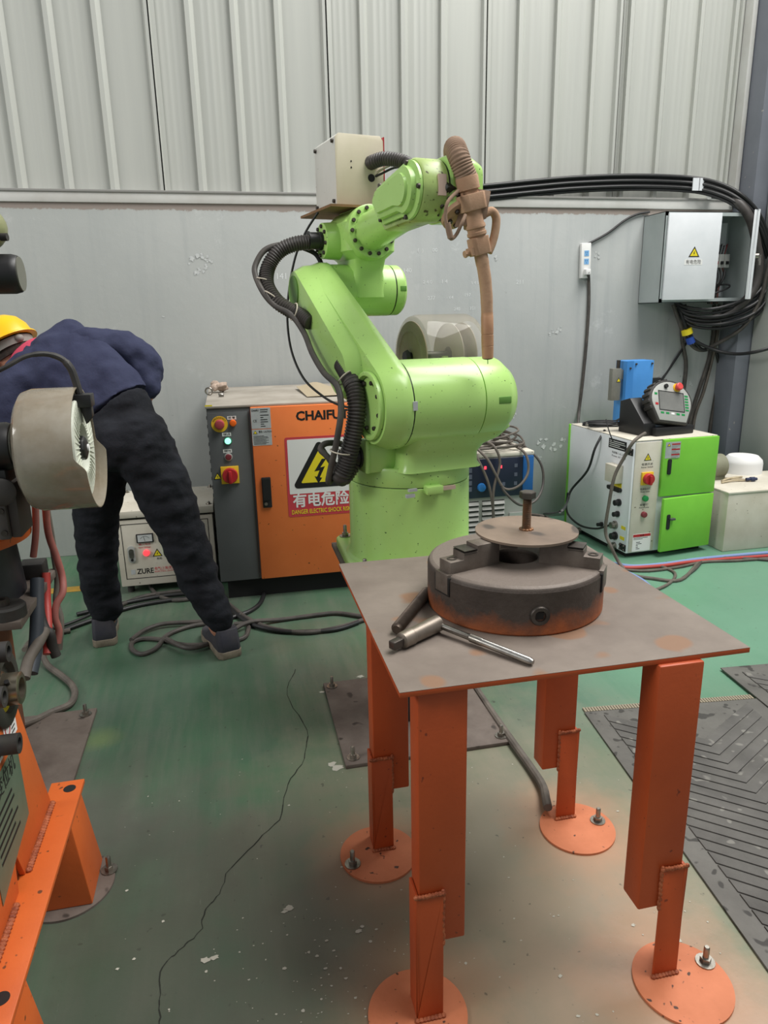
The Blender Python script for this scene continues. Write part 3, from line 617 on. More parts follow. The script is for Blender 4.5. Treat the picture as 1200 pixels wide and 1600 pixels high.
MB().tube([tz(757, 334), tz(768, 330), tz(775, 340), tz(774, 360), tz(769, 380), tz(763, 394)], .0115, 14).build('gas_hose', TAN, tb_)
MB().tube([tz(716, 298, .31), tz(700, 315, .33), tz(696, 335, .33), tz(698, 352, .33), tz(703, 372, .33), tz(712, 368, .33), tz(722, 348, .34), tz(727, 336, .33)], .0048, 10).build('signal_cable', TAN2, tb_)
MB().cyl(tz(699, 348, .33), tz(704, 372, .33), .0078, n=14).build('cable_plug', TAN2, tb_)
b1_ = MR @ (q6+t6*.05)
MB().prism([MR @ (q6+t6*.048+Vector(v)) for v in ((-.02, -.01, -.03), (.05, -.035, -.01), (.06, -.04, .06), (.01, -.02, .07))], MR.to_3x3() @ Vector((.012, -.008, 0))).build('torch_bracket', TAN2, tb_, bevel=.002)
# wire feeder box on its plywood shelf
shelf = MB(MR).prism([(-.135, .28, 1.745), (.105, .28, 1.745), (.105, .60, 1.745), (-.135, .60, 1.745)], (0, 0, .008)).build('shelf', WOOD, rb)
MB(MR).box((-.04, .32, 1.735), (.06, .45, 1.746)).build('shelf_bracket', GREEN, rb)
BX = MR @ Matrix.Translation((-.088, .345, 1.754))
fb = thing('wire_feeder_box', 'cream metal wire feeder box mounted on top of the green robot elbow', 'box', BX.translation, RTH)
prof = [(0, 0), (.176, 0), (.176, .207), (.162, .226), (.012, .226), (0, .215)]
MB(BX).prism([(x, .003, z) for x, z in prof], (0, .205, 0)).build('box_shell', WHITEB, fb, bevel=.002)
fp = MB(BX).prism([(x, 0, z) for x, z in prof], (0, .003, 0)).build('front_panel', BEIGE, fb, bevel=.0005)
MB(BX).box((.174, -.001, .002), (.1775, .205, .224)).build('red_edge', RED, fb)
for x, z, r in ((.1275, .142, .021), (.1275, .095, .0125)): MB(BX).cyl((x, -.0015, z), (x, .001, z), r, n=28).build('cable_hole', BLK, fp)
for x, z in ((.055, .143), (.055, .124)): MB(BX).cyl((x, -.001, z), (x, .001, z), .0028, n=10).build('vent_hole', BLK, fp)
for y, z in ((.02, .02), (.02, .205), (.19, .02), (.19, .205)): inst('cap_bolt', CAPB, BX @ up_axis((-.0005, y, z), (-1, 0, 0)), fb)
MB(BX).lathe((.09, .1, .226), (0, 0, 1), [(0, .008), (.01, .008), (.012, .006)], 12).build('top_bolt', DSTEEL, fb)
h0 = BX @ Vector((.1275, .0, .142))
tag(MB().tube([h0+Vector((0, .06, 0)), h0, h0+(MR.to_3x3() @ Vector((.035, -.05, .006))), h0+(MR.to_3x3() @ Vector((.085, -.11, -.02))), MR @ Vector((.105, .14, 1.80)), MR @ Vector((.08, .02, 1.775)), MR @ Vector((.06, -.10, 1.80))], .0215, 18, 8, rings=.0085, depth=.08).build('corrugated_hose', HOSE, ang=60), 'grey corrugated hose running out of the cream feeder box', 'hose', )
h1 = BX @ Vector((.1275, .02, .095))
for k, (m_, dy) in enumerate(((CABLEB, 0), (TIE, .012))):
    tag(MB().tube([h1, h1+(MR.to_3x3() @ Vector((.03, -.03, .012+dy))), h1+(MR.to_3x3() @ Vector((.07, -.05, .03+dy))), h1+(MR.to_3x3() @ Vector((.11, -.06, .035+dy)))], .004, 8).build('thin_cable', m_), ('thin black wire poking out of the feeder box lower hole', 'thin pale wire poking out of the feeder box lower hole')[k], 'wire')
# hoses on the robot's side
def hose(name, pts, r, m, label, cat='hose', rings=0, n=16, **kw):
    return tag(MB().tube(pts, r, n, 8, rings=rings, **kw).build(name, m, ang=60), label, cat)
P = [MR @ Vector((-.15, .385, 1.648)), RB(490, 378, -.385), RB(462, 381, -.39), RB(436, 393, -.4), RB(419, 418, -.4), RB(417, 445, -.37), RB(432, 470, -.33), RB(452, 484, -.30), RB(468, 492, -.27), RB(486, 505, -.22)]
hz = hose('corrugated_hose', P, .0235, HOSE, 'thick black corrugated hose looping from robot elbow to lower arm', rings=.009, depth=.09, n=18)
MB(MR).lathe((-.134, .385, 1.648), (-1, 0, 0), [(0, .03), (.012, .03), (.013, .028), (.045, .028), (.046, .031), (.05, .031)], 28).build('hose_fitting', BLACKP, rb)
P2 = [RB(478, 385, -.42), RB(445, 382, -.41), RB(415, 390, -.41), RB(400, 412, -.4), RB(399, 430, -.38), RB(412, 458, -.34), RB(430, 478, -.31), RB(455, 492, -.27), RB(475, 520, -.22), RB(488, 552, -.12), RB(506, 582, -.02), RB(527, 604, .09), RB(533, 640, .13), RB(526, 690, .12), RB(516, 735, .09), RB(513, 752, .075), RB(517, 750, .06), RB(523, 728, .05), RB(510, 712, .035), RB(501, 702, .02), RB(509, 693, .01), RB(530, 693, .0), MR @ Vector((-.21, -.02, 1.0))]
hose('power_cable', P2, .0095, CABLE, 'smooth grey cable strapped beside the corrugated hoses on the robot', 'cable')
P3 = [RB(536, 570, .0), RB(547, 590, .06), RB(555, 612, .10), RB(557, 645, .12), RB(550, 690, .115), RB(540, 728, .10), RB(533, 744, .09), RB(539, 742, .075), RB(552, 720, .07), MR @ Vector((-.26, -.075, .985))]
hose('corrugated_hose', P3, .0265, HOSE, 'thick black corrugated hose hanging beside the robot shoulder', rings=.0095, depth=.09, n=18)
hose('hose_sleeve', [RB(550, 596, .07), RB(553.5, 606, .09)], .030, CABLE, 'grey rubber sleeve around the hanging corrugated hose', 'sleeve')
for k, (x, y, f, R_, ax, lb) in enumerate(((410, 438, -.38, .036, (.25, .1, 1), 'pale zip tie around the hose loop at its outer bend'), (424, 463, -.34, .036, (.6, 0, .8), 'pale zip tie around the hose loop below its bend'), (459, 487, -.28, .036, (1, 0, -.35), 'pale zip tie where the hose loop meets the arm'), (482, 378, -.385, .027, (1, 0, .1), 'pale zip tie near the black hose fitting'), (541, 590, .06, .037, (.4, -.6, -.7), 'pale zip tie at the top of the hanging hose'), (532, 706, .11, .040, (-.2, .1, -1), 'pale zip tie around the lower end of the hanging hose'))):
    tag(MB().torus(RB(x, y, f), MR.to_3x3() @ Vector(ax), R_*.78, .0022, 24, 6).build('zip_tie', TIE), lb, 'zip tie', 'zip ties on the robot hoses')
hose('thin_cable', [RB(497, 332, -.42), RB(478, 362, -.45), RB(462, 400, -.46), RB(452, 450, -.46), RB(449, 500, -.45), RB(456, 550, -.42), RB(475, 592, -.35), RB(503, 618, -.28), RB(528, 632, -.22), RB(560, 640, -.15)], .0042, CABLEB, 'thin black cable drooping from the feeder box behind the arm', 'cable', n=8)
hose('thin_cable', [RB(470, 386, -.44), RB(492, 396, -.44), RB(502, 412, -.43), RB(506, 430, -.42)], .0085, CABLEB, 'short black cable dipping behind the hose loop', 'cable', n=8)
# clear wire spool drum on the robot's back
DM = MR @ Matrix.Translation((.155, .30, 1.252))
ds = thing('wire_spool_drum', 'clear dusty plastic wire spool drum behind the green robot shoulder', 'spool', (DM @ Vector((.1, 0, -.2))), RTH)
MB(DM).lathe((0, 0, 0), (1, 0, 0), [(.0, .09), (.003, .128), (.012, .142), (.03, .147), (.225, .147), (.24, .140), (.243, .12)], 64, caps=False).build('drum_cover', CLEAR, ds)
MB(DM).lathe((.006, 0, 0), (1, 0, 0), [(0, .125), (.004, .125)], 48).build('drum_face', mat('dusty_face', '#a3978a', .8, 0, '#8f8272', 7), ds)
MB(DM).lathe((.16, 0, 0), (1, 0, 0), [(0, .03), (0, .115), (.003, .115), (.003, .05), (.055, .05), (.055, .115), (.058, .115), (.058, .03)], 40, caps=False).build('spool', mat('spool_grey', '#a59f96', .7), ds)
MB(DM).lathe((-.012, 0, 0), (1, 0, 0), [(0, .016), (.26, .016)], 20).build('spindle', BLACKP, ds)
MB(DM).lathe((-.02, 0, 0), (1, 0, 0), [(0, .02), (.012, .026), (.014, .02)], 8).build('spindle_nut', BLACKP, ds)
MB(MR).box((.15, .26, .945), (.36, .30, .96)).box((.28, .27, .95), (.30, .30, 1.25)).box((.05, .05, .945), (.3, .3, .955)).build('spool_bracket', GREEN, rb, bevel=.002)
# ================================================================== helpers for sheet-metal boxes
def tri_sign(M, cx, cy, s, parent, z=0.0, bolt=True):
    """yellow warning triangle with black border and flash"""
    h = s*.866
    def tri(k): return [(cx+k*s*math.sin(a), cy+k*s*math.cos(a)) for a in (0, 2*PI/3, 4*PI/3)]
    a = plate(M, tri(.62), .0008, z).build('warning_triangle', BLK, parent); plate(M, tri(.44), .0012, z).build('triangle_field', YELS, a)
    if bolt:
        k = s*.5
        plate(M, [(cx+.02*k, cy+.38*k), (cx-.16*k, cy+.0*k), (cx-.03*k, cy+.0*k), (cx-.1*k, cy-.3*k), (cx+.14*k, cy+.08*k), (cx+.02*k, cy+.08*k), (cx+.12*k, cy+.38*k)], .0016, z).build('flash_symbol', BLK, a)
    return a
def button(M, x, y, r, m, parent, h=.014, bezel=None, name='push_button'):
    b = MB(M)
    if bezel: bz = MB(M).lathe((x, y, 0), (0, 0, 1), [(0, r*1.28), (h*.45, r*1.28), (h*.55, r*1.15), (h*.55, r*.9)], 24, caps=False).build('bezel', bezel, parent)
    b.lathe((x, y, 0), (0, 0, 1), [(0, r), (h*.75, r), (h*.95, r*.85), (h, r*.6)], 24); return b.build(name, m, parent)
def rotary(M, x, y, s, parent):
    p = MB(M).box((x-s/2, y-s/2, 0), (x+s/2, y+s/2, .012)).build('switch_plate', YEL, parent, bevel=.002)
    k = MB(M).lathe((x, y, .012), (0, 0, 1), [(0, s*.43), (.02, s*.43), (.024, s*.40), (.024, s*.001)], 32).build('switch_knob', RED, p)
    MB(M).box((x-s*.09, y-s*.42, .034), (x+s*.09, y+s*.3, .05)).build('switch_grip', RED, k, bevel=.003); return p
def lines(M, x0, y0, x1, y1, n, parent, m=None, h=.0012, z=.0012, frac=(.5, 1.0)):
    """rows of tiny unreadable print"""
    b = MB(M); st = (y1-y0)/n
    for i in range(n):
        L = (x1-x0)*random.uniform(*frac); b.box((x0, y1-st*(i+.7), z), (x0+L, y1-st*(i+.35), z+.0003))
    o = b.build('fine_print', m or BLK, parent, smooth=False); return o
# ================================================================== orange control cabinet
FY = 3.5
CM = frame((0, FY, 0), (1, 0, 0), (0, 0, 1))         # front: a = x, b = z, c = towards the camera
oc = thing('control_cabinet', 'orange and grey robot control cabinet with electric shock sign', 'cabinet', (.3, 3.78, 0))
MB().box((-.113, FY, .105), (.74, FY+.94, .985)).build('cabinet_body', GREYC, oc, bevel=.004)
MB().box((-.113, FY-.006, .105), (.083, FY, .965)).build('switch_panel', mat('grey_panel', '#5d6061', .5, 0, '#565859', 4), oc, bevel=.003)
MB().box((-.118, FY-.008, .985), (.745, FY+.945, .997)).build('cabinet_top', mat('dusty_top', '#a8a196', .8, 0, '#8f887c', 5), oc, bevel=.003)
MB().box((-.08, FY+.03, 0), (.71, FY+.90, .105)).build('plinth', mat('plinth_black', '#191919', .8), oc)
dr = MB().box((.092, FY-.026, .108), (.735, FY-.002, .985)).build('door', ORANGE, oc, bevel=.005)
for i in range(11): MB().box((-.1165, FY+.02+.012*(i % 2), .93-.043*i), (-.112, FY+.05, .945-.043*i)).build('vent_slot', BLK, oc)
PF = CM @ Matrix.Translation((0, 0, .006)); DF = CM @ Matrix.Translation((0, 0, .0262))
def cpt(px, py): q = on_y(px, py, FY-.01); return q.x, q.z
x, z = cpt(343, 663); e = MB(PF).lathe((x, z, 0), (0, 0, 1), [(0, .039), (.002, .039)], 36).build('emergency_ring', YEL, oc); button(PF, x, z, .023, mat('faded_red', '#a8434a', .45), e, .03, None, 'emergency_button')
for i, c_ in enumerate('EMERGENCY'):
    a = math.radians(150-15*i); text(c_, .011, PF @ Matrix.Translation((x+.031*math.cos(a), z+.031*math.sin(a), .002)) @ Matrix.Rotation(a-PI/2, 4, 'Z'), (0, 0, 0), BLK, e)
x, z = cpt(364, 661); button(PF, x, z, .016, ORL, oc, .018)
x, z = cpt(356, 689); button(PF, x, z, .015, LAMPG, oc, .014, mat('green_bezel', '#2f8a6a', .4), 'lit_push_button')
x, z = cpt(357, 714); button(PF, x, z, .015, DRED, oc, .012, SILV)
for px, py, s_ in ((362, 653, '报 警'), (354, 679, '伺服上电'), (355.5, 705, '伺服下电')):
    x, z = cpt(px, py); l = MB(PF).box((x-.021, z-.0085, 0), (x+.021, z+.0085, .0012)).build('button_label', WHT, oc); text(s_, .012, PF, (x, z, .0012), BLK, l, width=.032)
x, z = cpt(359.5, 742); rotary(PF, x, z, .086, oc)
x, z = cpt(340, 744.5); tri_sign(PF, x, z-.004, .038, oc)
x, z = cpt(324, 634.5); MB(PF).box((x-.012, z-.004, 0), (x+.022, z+.004, .001)).build('yellow_label', YELS, oc)
# labels on the door
def dpt(px, py): q = on_y(px, py, FY-.026); return q.x, q.z
(x0, z1), (x1, z0) = dpt(391, 638), dpt(425.5, 695); zm = z1-(z1-z0)*.56
l = plate(DF, rrect(x0, zm+.002, x1, z1, .003), .001).build('rating_plate', GREYP, dr); l2 = plate(DF, rrect(x0, z0, x1, zm-.002, .003), .001).build('caution_plate', GREYP, dr)
text('CHAIFU', .013, DF, (x0+.021, z1-.012, .001), BLK, l, width=.034, bold=.02); text('CE', .016, DF, (x0+.018, zm+.04, .001), BLK, l)
lines(DF, x0+.045, z1-.024, x1-.005, z1-.004, 2, l, h=.001); lines(DF, x0+.045, zm+.008, x1-.006, z1-.03, 6, l, frac=(.3, .95)); lines(DF, x0+.006, z0+.004, x1-.006, zm-.03, 8, l2, frac=(.6, 1))
tri_sign(DF, x0+.016, zm-.017, .018, l2, .0011, False); text('警告 CAUTION', .012, DF, (x0+.064, zm-.014, .001), BLK, l2, width=.062)
x, z = dpt(462, 650); text('CHAIFUT', .062, DF, (x, z-.003, 0), BLK, dr, align='LEFT', bold=.035, width=.262)
# electric shock sign
(sx0, sz1), (sx1, sz0) = dpt(444, 681), dpt(546, 801); sx1 = sx0+.335; sz1 = sz0+.405
sg = plate(DF, rrect(sx0, sz0, sx1, sz1, .01), .0012).build('shock_sign', SIGNR, dr, label='red and white electric shock risk sign')
plate(DF, rrect(sx0+.012, sz0+.118, sx1-.012, sz1-.012, .004), .0018).build('sign_field', WHT, sg)
SF = DF @ Matrix.Translation((0, 0, .0018)); cx, cz = (sx0+sx1)/2, sz0+.228
def rtri(k, rr):
    pts = []
    for a in (0, 2*PI/3, 4*PI/3):
        c = Vector((cx+(k-2*rr)*math.sin(a), cz+(k-2*rr)*math.cos(a)))
        for j in range(-4, 5): t = a+j*PI/12; pts.append((c.x+rr*math.sin(t), c.y+rr*math.cos(t)))
    return pts
tr = plate(SF, rtri(.165, .018), .0008).build('warning_triangle', BLK, sg); plate(SF, rtri(.112, .004), .0014).build('triangle_field', YELS, tr)
plate(SF, [(cx+.012, cz+.062), (cx-.028, cz+.0), (cx-.002, cz+.004), (cx-.016, cz-.028), (cx-.028, cz-.024), (cx-.010, cz-.062), (cx+.010, cz-.034), (cx-.002, cz-.032), (cx+.026, cz+.024), (cx+.002, cz+.018), (cx+.034, cz+.062)], .002).build('flash_symbol', BLK, tr)
text('有电危险', .075, SF, (cx, sz0+.078, 0), WHT, sg, width=.285, bold=.025); text('DANGER ELECTRIC SHOCK RISK', .032, SF, (cx, sz0+.023, 0), YELS, sg, width=.30, bold=.01)
x, z0_ = dpt(410, 793); x2, z2_ = dpt(423, 745)
hd = plate(DF, rrect(x+.004, z0_, x2-.002, z2_, .004), .012).build('door_handle', BLACKP, dr, bevel=.002); plate(DF, rrect(x+.008, z0_+.04, x2-.006, z2_-.006, .006), .017).build('handle_lever', BLACKP, hd); MB(DF).cyl((x+.019, z0_+.02, .012), (x+.019, z0_+.02, .016), .008, n=20).build('lock_cylinder', STEEL, hd)
# odds and ends on the cabinet
TOPZ = .998
q = on_z(327, 617, TOPZ); tag(MB().torus(q+Vector((0, -.02, .022)), (.2, 1, .15), .018, .005, 24, 8).build('metal_ring', ZINC), 'metal ring standing on the grey cabinet corner', 'ring')
q = on_z(346, 620, TOPZ); cs = []
for i in range(60): cs.append(q+Vector((-.015+.03*i/60, .009*math.cos(i*.8), .010+.009*math.sin(i*.8))))
tag(MB().tube(cs, .0015, 6, raw=True).build('coil_spring', STEEL), 'little coil spring lying on the grey cabinet', 'spring')
a, b, c, d = on_z(463, 608, TOPZ), on_z(480, 621, TOPZ), on_z(535, 619, TOPZ), on_z(528, 605, TOPZ)
pp = MB(); n = 10; rs = []
for i in range(n+1):
    t = i/n; l0 = a.lerp(d, t); l1 = b.lerp(c, t); hgt = .003+.03*math.sin(PI*min(1, t*1.1))**2+(.012*(1-t)**3)
    rs.append([l0+Vector((0, 0, hgt)), l1+Vector((0, 0, .003+.004*t)), l1+Vector((0, 0, .0045+.004*t)), l0+Vector((0, 0, hgt+.0015))])
tag(pp.loft(rs).build('paper_sheet', PAPER), 'curled brown paper sheet on the orange cabinet top', 'paper')
# ================================================================== small cream transformer box
ZY = 3.72
ZM = frame((0, ZY, 0), (1, 0, 0), (0, 0, 1)); zb = thing('transformer_box', 'low cream power box with two meters behind the worker', 'power box', (-.38, 3.95, 0))
MB().box((-.628, ZY, .045), (-.135, ZY+.46, .405)).build('box_body', CREAM, zb, bevel=.004)
MB().box((-.636, ZY-.008, .417), (-.127, ZY+.468, .455)).build('box_lid', CREAM, zb, bevel=.004); MB().box((-.615, ZY+.012, .404), (-.148, ZY+.45, .418)).build('lid_gap', BLK, zb)
for x in (-.59, -.18):
    for y in (ZY+.05, ZY+.42): MB().cyl((x, y, 0), (x, y, .046), .018, n=14).build('rubber_foot', BLACKR, zb)
LB = bolt_mb(.009, .016).mesh('lid_bolt'); LB.materials.append(ZINC)
for x in (-.612, -.15):
    for y in (ZY+.03, ZY+.43): inst('lid_bolt', LB, Matrix.Translation((x, y, .455)), zb)
MB().torus((-.41, ZY+.16, .485), (1, .5, 0), .022, .009, 24, 8).build('lifting_eye', DSTEEL, zb)
def zpt(px, py): q = on_y(px, py, ZY); return q.x, q.z
x0, x1, z0, z1 = -.60, -.16, .085, .385
fr = MB(ZM)
for a in ((x0, z0, x1, z0+.003), (x0, z1-.003, x1, z1), (x0, z0, x0+.003, z1), (x1-.003, z0, x1, z1)): fr.box((a[0], a[1], 0), (a[2], a[3], .0012))
fr.build('panel_outline', BLK, zb)
for px, py in ((226.5, 840.5), (262, 836)):
    x, z = zpt(px, py); m_ = MB(ZM).box((x-.043, z-.024, 0), (x+.043, z+.024, .008)).build('meter', BLACKP, zb, bevel=.002); MB(ZM).box((x-.036, z-.018, .008), (x+.036, z+.019, .009)).build('meter_dial', mat('dial_white', '#c9cccb', .4), m_)
    arc = MB(ZM).tube([(x+.026*math.cos(math.radians(a)), z-.014+.026*math.sin(math.radians(a)), .0095) for a in range(30, 151, 12)], .0006, 5).tube([(x, z-.016, .0095), (x-.006, z+.010, .0095)], .0007, 5); arc.build('dial_scale', BLK, m_)
for px, py, s_ in ((226, 850.5, '输入电压'), (226, 855, 'Input Voltage')):
    x, z = zpt(px, py); text(s_, .011, ZM, (x, z, 0), SIGNR, zb, width=.06)
x, z = zpt(229, 863.5); button(ZM, x, z, .017, LAMPR, zb, .014, None, 'lit_lamp'); x, z = zpt(263, 859.5); button(ZM, x, z, .017, LAMPG2, zb, .014, None, 'lit_lamp')
x, z = zpt(246, 865); tri_sign(ZM, x, z, .046, zb); text('危险', .014, ZM, (x+.008, z-.028, 0), BLK, zb)
x, z = zpt(206, 866); hd = plate(ZM, rrect(x-.019, z-.047, x+.019, z+.047, .018), .008).build('latch', SILV, zb, bevel=.003); plate(ZM, rrect(x-.012, z-.02, x+.012, z+.03, .01), .012).build('latch_lever', ZINC, hd); MB(ZM).cyl((x, z-.03, .008), (x, z-.03, .011), .007, n=16).build('latch_lock', BLK, hd)
x, z = zpt(205, 894.5); lg_ = MB(ZM).box((x-.0, z-.012, 0), (x+.022, z+.014, .0008)).build('logo_mark', GREYP, zb); text('ZURE', .04, ZM, (x+.03, z, 0), BLK, zb, align='LEFT', width=.085, bold=.02)
x, z = zpt(240, 889.5); text('电气(上海)变压器制造有限公司', .019, ZM, (x+.005, z+.002, 0), SIGNR, zb, align='LEFT', width=.21); text('ELECTRIC (SHANGHAI) CO., LTD.', .011, ZM, (x+.005, z-.014, 0), SIGNR, zb, align='LEFT', width=.2)
# ================================================================== green and white controller
GM = frame((2.19, 3.545, 0), (math.cos(math.radians(3)), math.sin(math.radians(3)), 0), (0, 0, 1)); GL = 2.19
gc = thing('robot_controller', 'white controller cabinet with two lime green doors by the wall', 'cabinet', (2.19, 3.545, 0), math.radians(3))
Wd, Dp, Ht = .545, .70, .69
MB(GM).box((0, .03, -Dp), (Wd, Ht, 0)).build('cabinet_body', mat('controller_white', '#eceef2', .4, 0, '#e2e4e8', 4, 0, 60, '#9a968c', 60, .76), gc, bevel=.005)
MB(GM).box((.002, Ht, -Dp), (Wd+.005, Ht+.006, .004)).build('cabinet_top', CREAM, gc, bevel=.003)
MB(GM).box((.02, 0, -Dp+.02), (Wd-.02, .03, -.03)).build('plinth', BLK, gc)
MB(GM).box((.012, .035, 0), (.176, Ht-.006, .006)).build('switch_panel', CREAM, gc, bevel=.003)
MB(GM).box((-.006, .03, -Dp-.012), (Wd, Ht+.004, -Dp+.008)).build('back_door', LGREEN, gc, bevel=.004)
ud = MB(GM).box((.182, .362, .0), (Wd+.004, Ht+.002, .022)).build('door', LGREEN, gc, bevel=.004)
LD = GM @ Matrix.Translation((Wd, 0, 0)) @ Matrix.Rotation(math.radians(5), 4, 'Y') @ Matrix.Translation((-Wd, 0, 0))
ld = MB(LD).box((.186, .035, .002), (Wd+.002, .355, .024)).build('door', LGREEN, gc, bevel=.004)
for M_, dz, par in ((GM, .535, ud), (LD, .215, ld)):
    h_ = plate(M_, rrect(.214, dz-.045, .238, dz+.045, .009), .028).build('door_handle', BLACKP, par, bevel=.001)
    if par is ld: MB(M_).box((.228, dz+.012, .028), (.262, dz+.024, .046), None).build('handle_lever', mat('grey_lever', '#4a4a4c', .4), h_, bevel=.003)
lb = MB(GM).box((.192, .585, .022), (.29, .678, .0228)).build('warning_label', GREYP, ud)
for i in range(3): MB(GM).box((.232, .66-.03*i, .0228), (.287, .668-.03*i, .0233)).build('red_strip', RED, lb); lines(GM, .232, .637-.03*i, .287, .657-.03*i, 3, lb, z=.0228, m=mat('grey_print', '#777a7b', .6))
tri_sign(GM, .213, .660, .02, lb, .0228, False)
PG = GM @ Matrix.Translation((0, 0, .006))
def gtxt(s_, y, sz, w_, x=.093): text(s_, sz, PG, (x, y, 0), mat('grey_ink', '#4d4a48', .6), gc, width=w_)
tri_sign(PG, .093, .592, .045, gc); gtxt('电源开关', .556, .016, .072); gtxt('Power Switch', .540, .013, .076)
rotary(PG, .095, .475, .074, gc)
gtxt('电源指示灯', .412, .015, .066); gtxt('Power Lamp', .397, .012, .06); button(PG, .093, .358, .017, GRNP, gc, .02, None, 'green_lamp')
gtxt('报警灯', .318, .015, .056); gtxt('Alarm Lamp', .303, .012, .066); button(PG, .093, .262, .017, DRED, gc, .02, None, 'red_lamp')
wl_ = MB(PG).box((.035, .04, 0), (.155, .145, .0008)).build('notice_label', WHT, gc); MB(PG).box((.037, .127, .0008), (.153, .143, .0012)).build('red_strip', RED, wl_); lines(PG, .04, .11, .15, .125, 2, wl_, z=.0008); lines(PG, .06, .05, .12, .1, 5, wl_, z=.0008, frac=(.2, .8)); text('注 意', .011, PG, (.095, .135, .0012), BLK, wl_)
# left side: connectors (side frame: a runs towards the back)
GS = Matrix.Translation((0, 0, 0)) @ frame(GM @ Vector((0, 0, -Dp)), GM.to_3x3() @ Vector((0, 0, 1)), (0, 0, 1))
def sp_(px, py):
    P_ = CP; n_ = GM.to_3x3() @ Vector((-1, 0, 0)); d_ = ray(px, py); t_ = (GM.translation-CP).dot(n_)/d_.dot(n_); return GS.inverted() @ (CP+d_*t_)
np1 = sp_(965, 695); pl_ = MB(GS).box((np1.x-.09, np1.y-.028, 0), (np1.x+.09, np1.y+.028, .001)).build('nameplate', BLK, gc); lines(GS, np1.x-.08, np1.y-.022, np1.x+.08, np1.y+.022, 4, pl_, WHT)
for s_, dy in (('电源输入 AC 220V', .0), ('Power: AC 220V', -.02)): text(s_, .015, GS, (np1.x+.02, np1.y-.05+dy, 0), mat('grey_ink', '#4d4a48', .6), gc, width=.14)
for (px, py) in ((985, 706), (973, 855)):
    q = sp_(px, py); hg = MB(GS).box((q.x-.03, q.y-.02, 0), (q.x+.03, q.y+.02, .006)).build('hinge', BLACKP, gc, bevel=.002)
    for i in (-1, 1):
        for j in (-1, 1): inst('cap_bolt', CAPB, GS @ Matrix.Translation((q.x+i*.018, q.y+j*.012, .006)), hg)
q = sp_(965, 738); ob = MB(GS).box((q.x-.055, q.y-.055, 0), (q.x+.055, q.y+.05, .05)).build('socket_box', CREAM, gc, bevel=.004); MB(GS).box((q.x-.05, q.y-.085, 0), (q.x+.05, q.y-.058, .001)).build('yellow_label', YELS, gc)
q = sp_(962, 763); plate(GS, rrect(q.x-.065, q.y-.012, q.x+.065, q.y+.012, .011), .02).build('connector', BLACKP, gc)
for px, py, r, m_ in ((968, 785, .021, BLACKP), (966, 803, .018, BLACKP), (962, 820, .024, ZINC), (962, 837, .024, BLACKP), (960, 853, .024, ZINC), (941, 819, .014, BLACKP), (906, 829, .02, ZINC)):
    q = sp_(px, py); MB(GS).lathe((q.x, q.y, 0), (0, 0, 1), [(0, r), (.012, r), (.013, r*.8), (.035, r*.8), (.036, r*.5)], 20).build('connector', m_, gc)
for px, py in ((974, 825), (972, 841)): q = sp_(px, py); MB(GS).box((q.x-.022, q.y-.010, 0), (q.x+.022, q.y+.010, .001)).build('yellow_label', YELS, gc)
# teach pendant in its black cradle
PZ = Ht+.006
pc = GM @ Vector((.30, PZ, -.19)); pm = frame(pc, GM.to_3x3() @ Vector((1, 0, -.1)), (0, 0, 1)) @ Matrix.Scale(1.22, 4)
tp = thing('teach_pendant', 'round-topped robot teach pendant leaning in a black cradle', 'pendant', pc, math.radians(3))
MB(pm).box((-.10, 0, -.07), (.125, .04, .09)).build('cradle', BLACKP, tp, bevel=.006)
MB(pm).prism([(-.15, 0, -.12), (-.15, 0, .06), (-.15, .06, .06), (-.15, .17, -.05), (-.15, .15, -.12)], (.07, 0, 0)).build('cradle_side', BLACKP, tp, bevel=.005)
tl = pm @ Matrix.Translation((-.01, .035, .05)) @ Matrix.Rotation(math.radians(-24), 4, 'X') @ Matrix.Rotation(math.radians(-10), 4, 'Z')
def pend_out(k):
    pts = []
    for i in range(25): a = math.radians(-25+230*i/24); pts.append((.125*k*math.cos(a), .112+.105*k*math.sin(a)))
    return pts+[(-.085*k, .112-.11*k), (.085*k, .112-.11*k)]
pb = plate(tl, pend_out(1.0), .05).build('pendant_shell', BLACKR, tp, bevel=.008, segs=3)
for i in range(7):
    a = math.radians(100+17*i); MB(tl).cbox((.125*math.cos(a), .112+.105*math.sin(a), .024), (.012, .018, .05), Matrix.Rotation(a, 3, 'Z')).build('grip_rib', BLACKR, tp, bevel=.004)
pf = plate(tl, pend_out(.9), .052).build('pendant_face', SILV, tp, bevel=.001); PFm = tl @ Matrix.Translation((0, 0, .052))
MB(PFm).box((-.072, .065, 0), (.068, .155, .001)).build('screen', SCREEN, pf); fr = MB(PFm)
for a in ((-.075, .062, .071, .065), (-.075, .155, .071, .158), (-.075, .062, -.072, .158), (.068, .062, .071, .158)): fr.box((a[0], a[1], 0), (a[2], a[3], .002))
fr.build('screen_frame', BLACKP, pf)
for i in range(6): MB(PFm).box((.076, .14-.014*i, 0), (.096, .148-.014*i, .0012)).build('green_key', GRNP, pf)
for i in range(5): MB(PFm).box((-.068+.03*i, .045, 0), (-.05+.03*i, .054, .0012)).build('green_key' if i != 2 else 'white_key', GRNP if i != 2 else WHT, pf)
MB(PFm).box((-.097, .135, 0), (-.081, .145, .0012)).build('green_key', GRNP, pf); MB(PFm).box((-.095, .085, 0), (-.079, .096, .0012)).build('red_key', RED, pf)
MB(PFm).lathe((.035, .182, 0), (0, 0, 1), [(0, .021), (.004, .021)], 24).build('yellow_ring', YEL, pf); MB(PFm).lathe((.035, .182, .004), (0, 0, 1), [(0, .012), (.006, .012), (.008, .018), (.02, .018), (.023, .014)], 24).build('stop_button', mat('stop_red', '#d84a48', .4), pf)
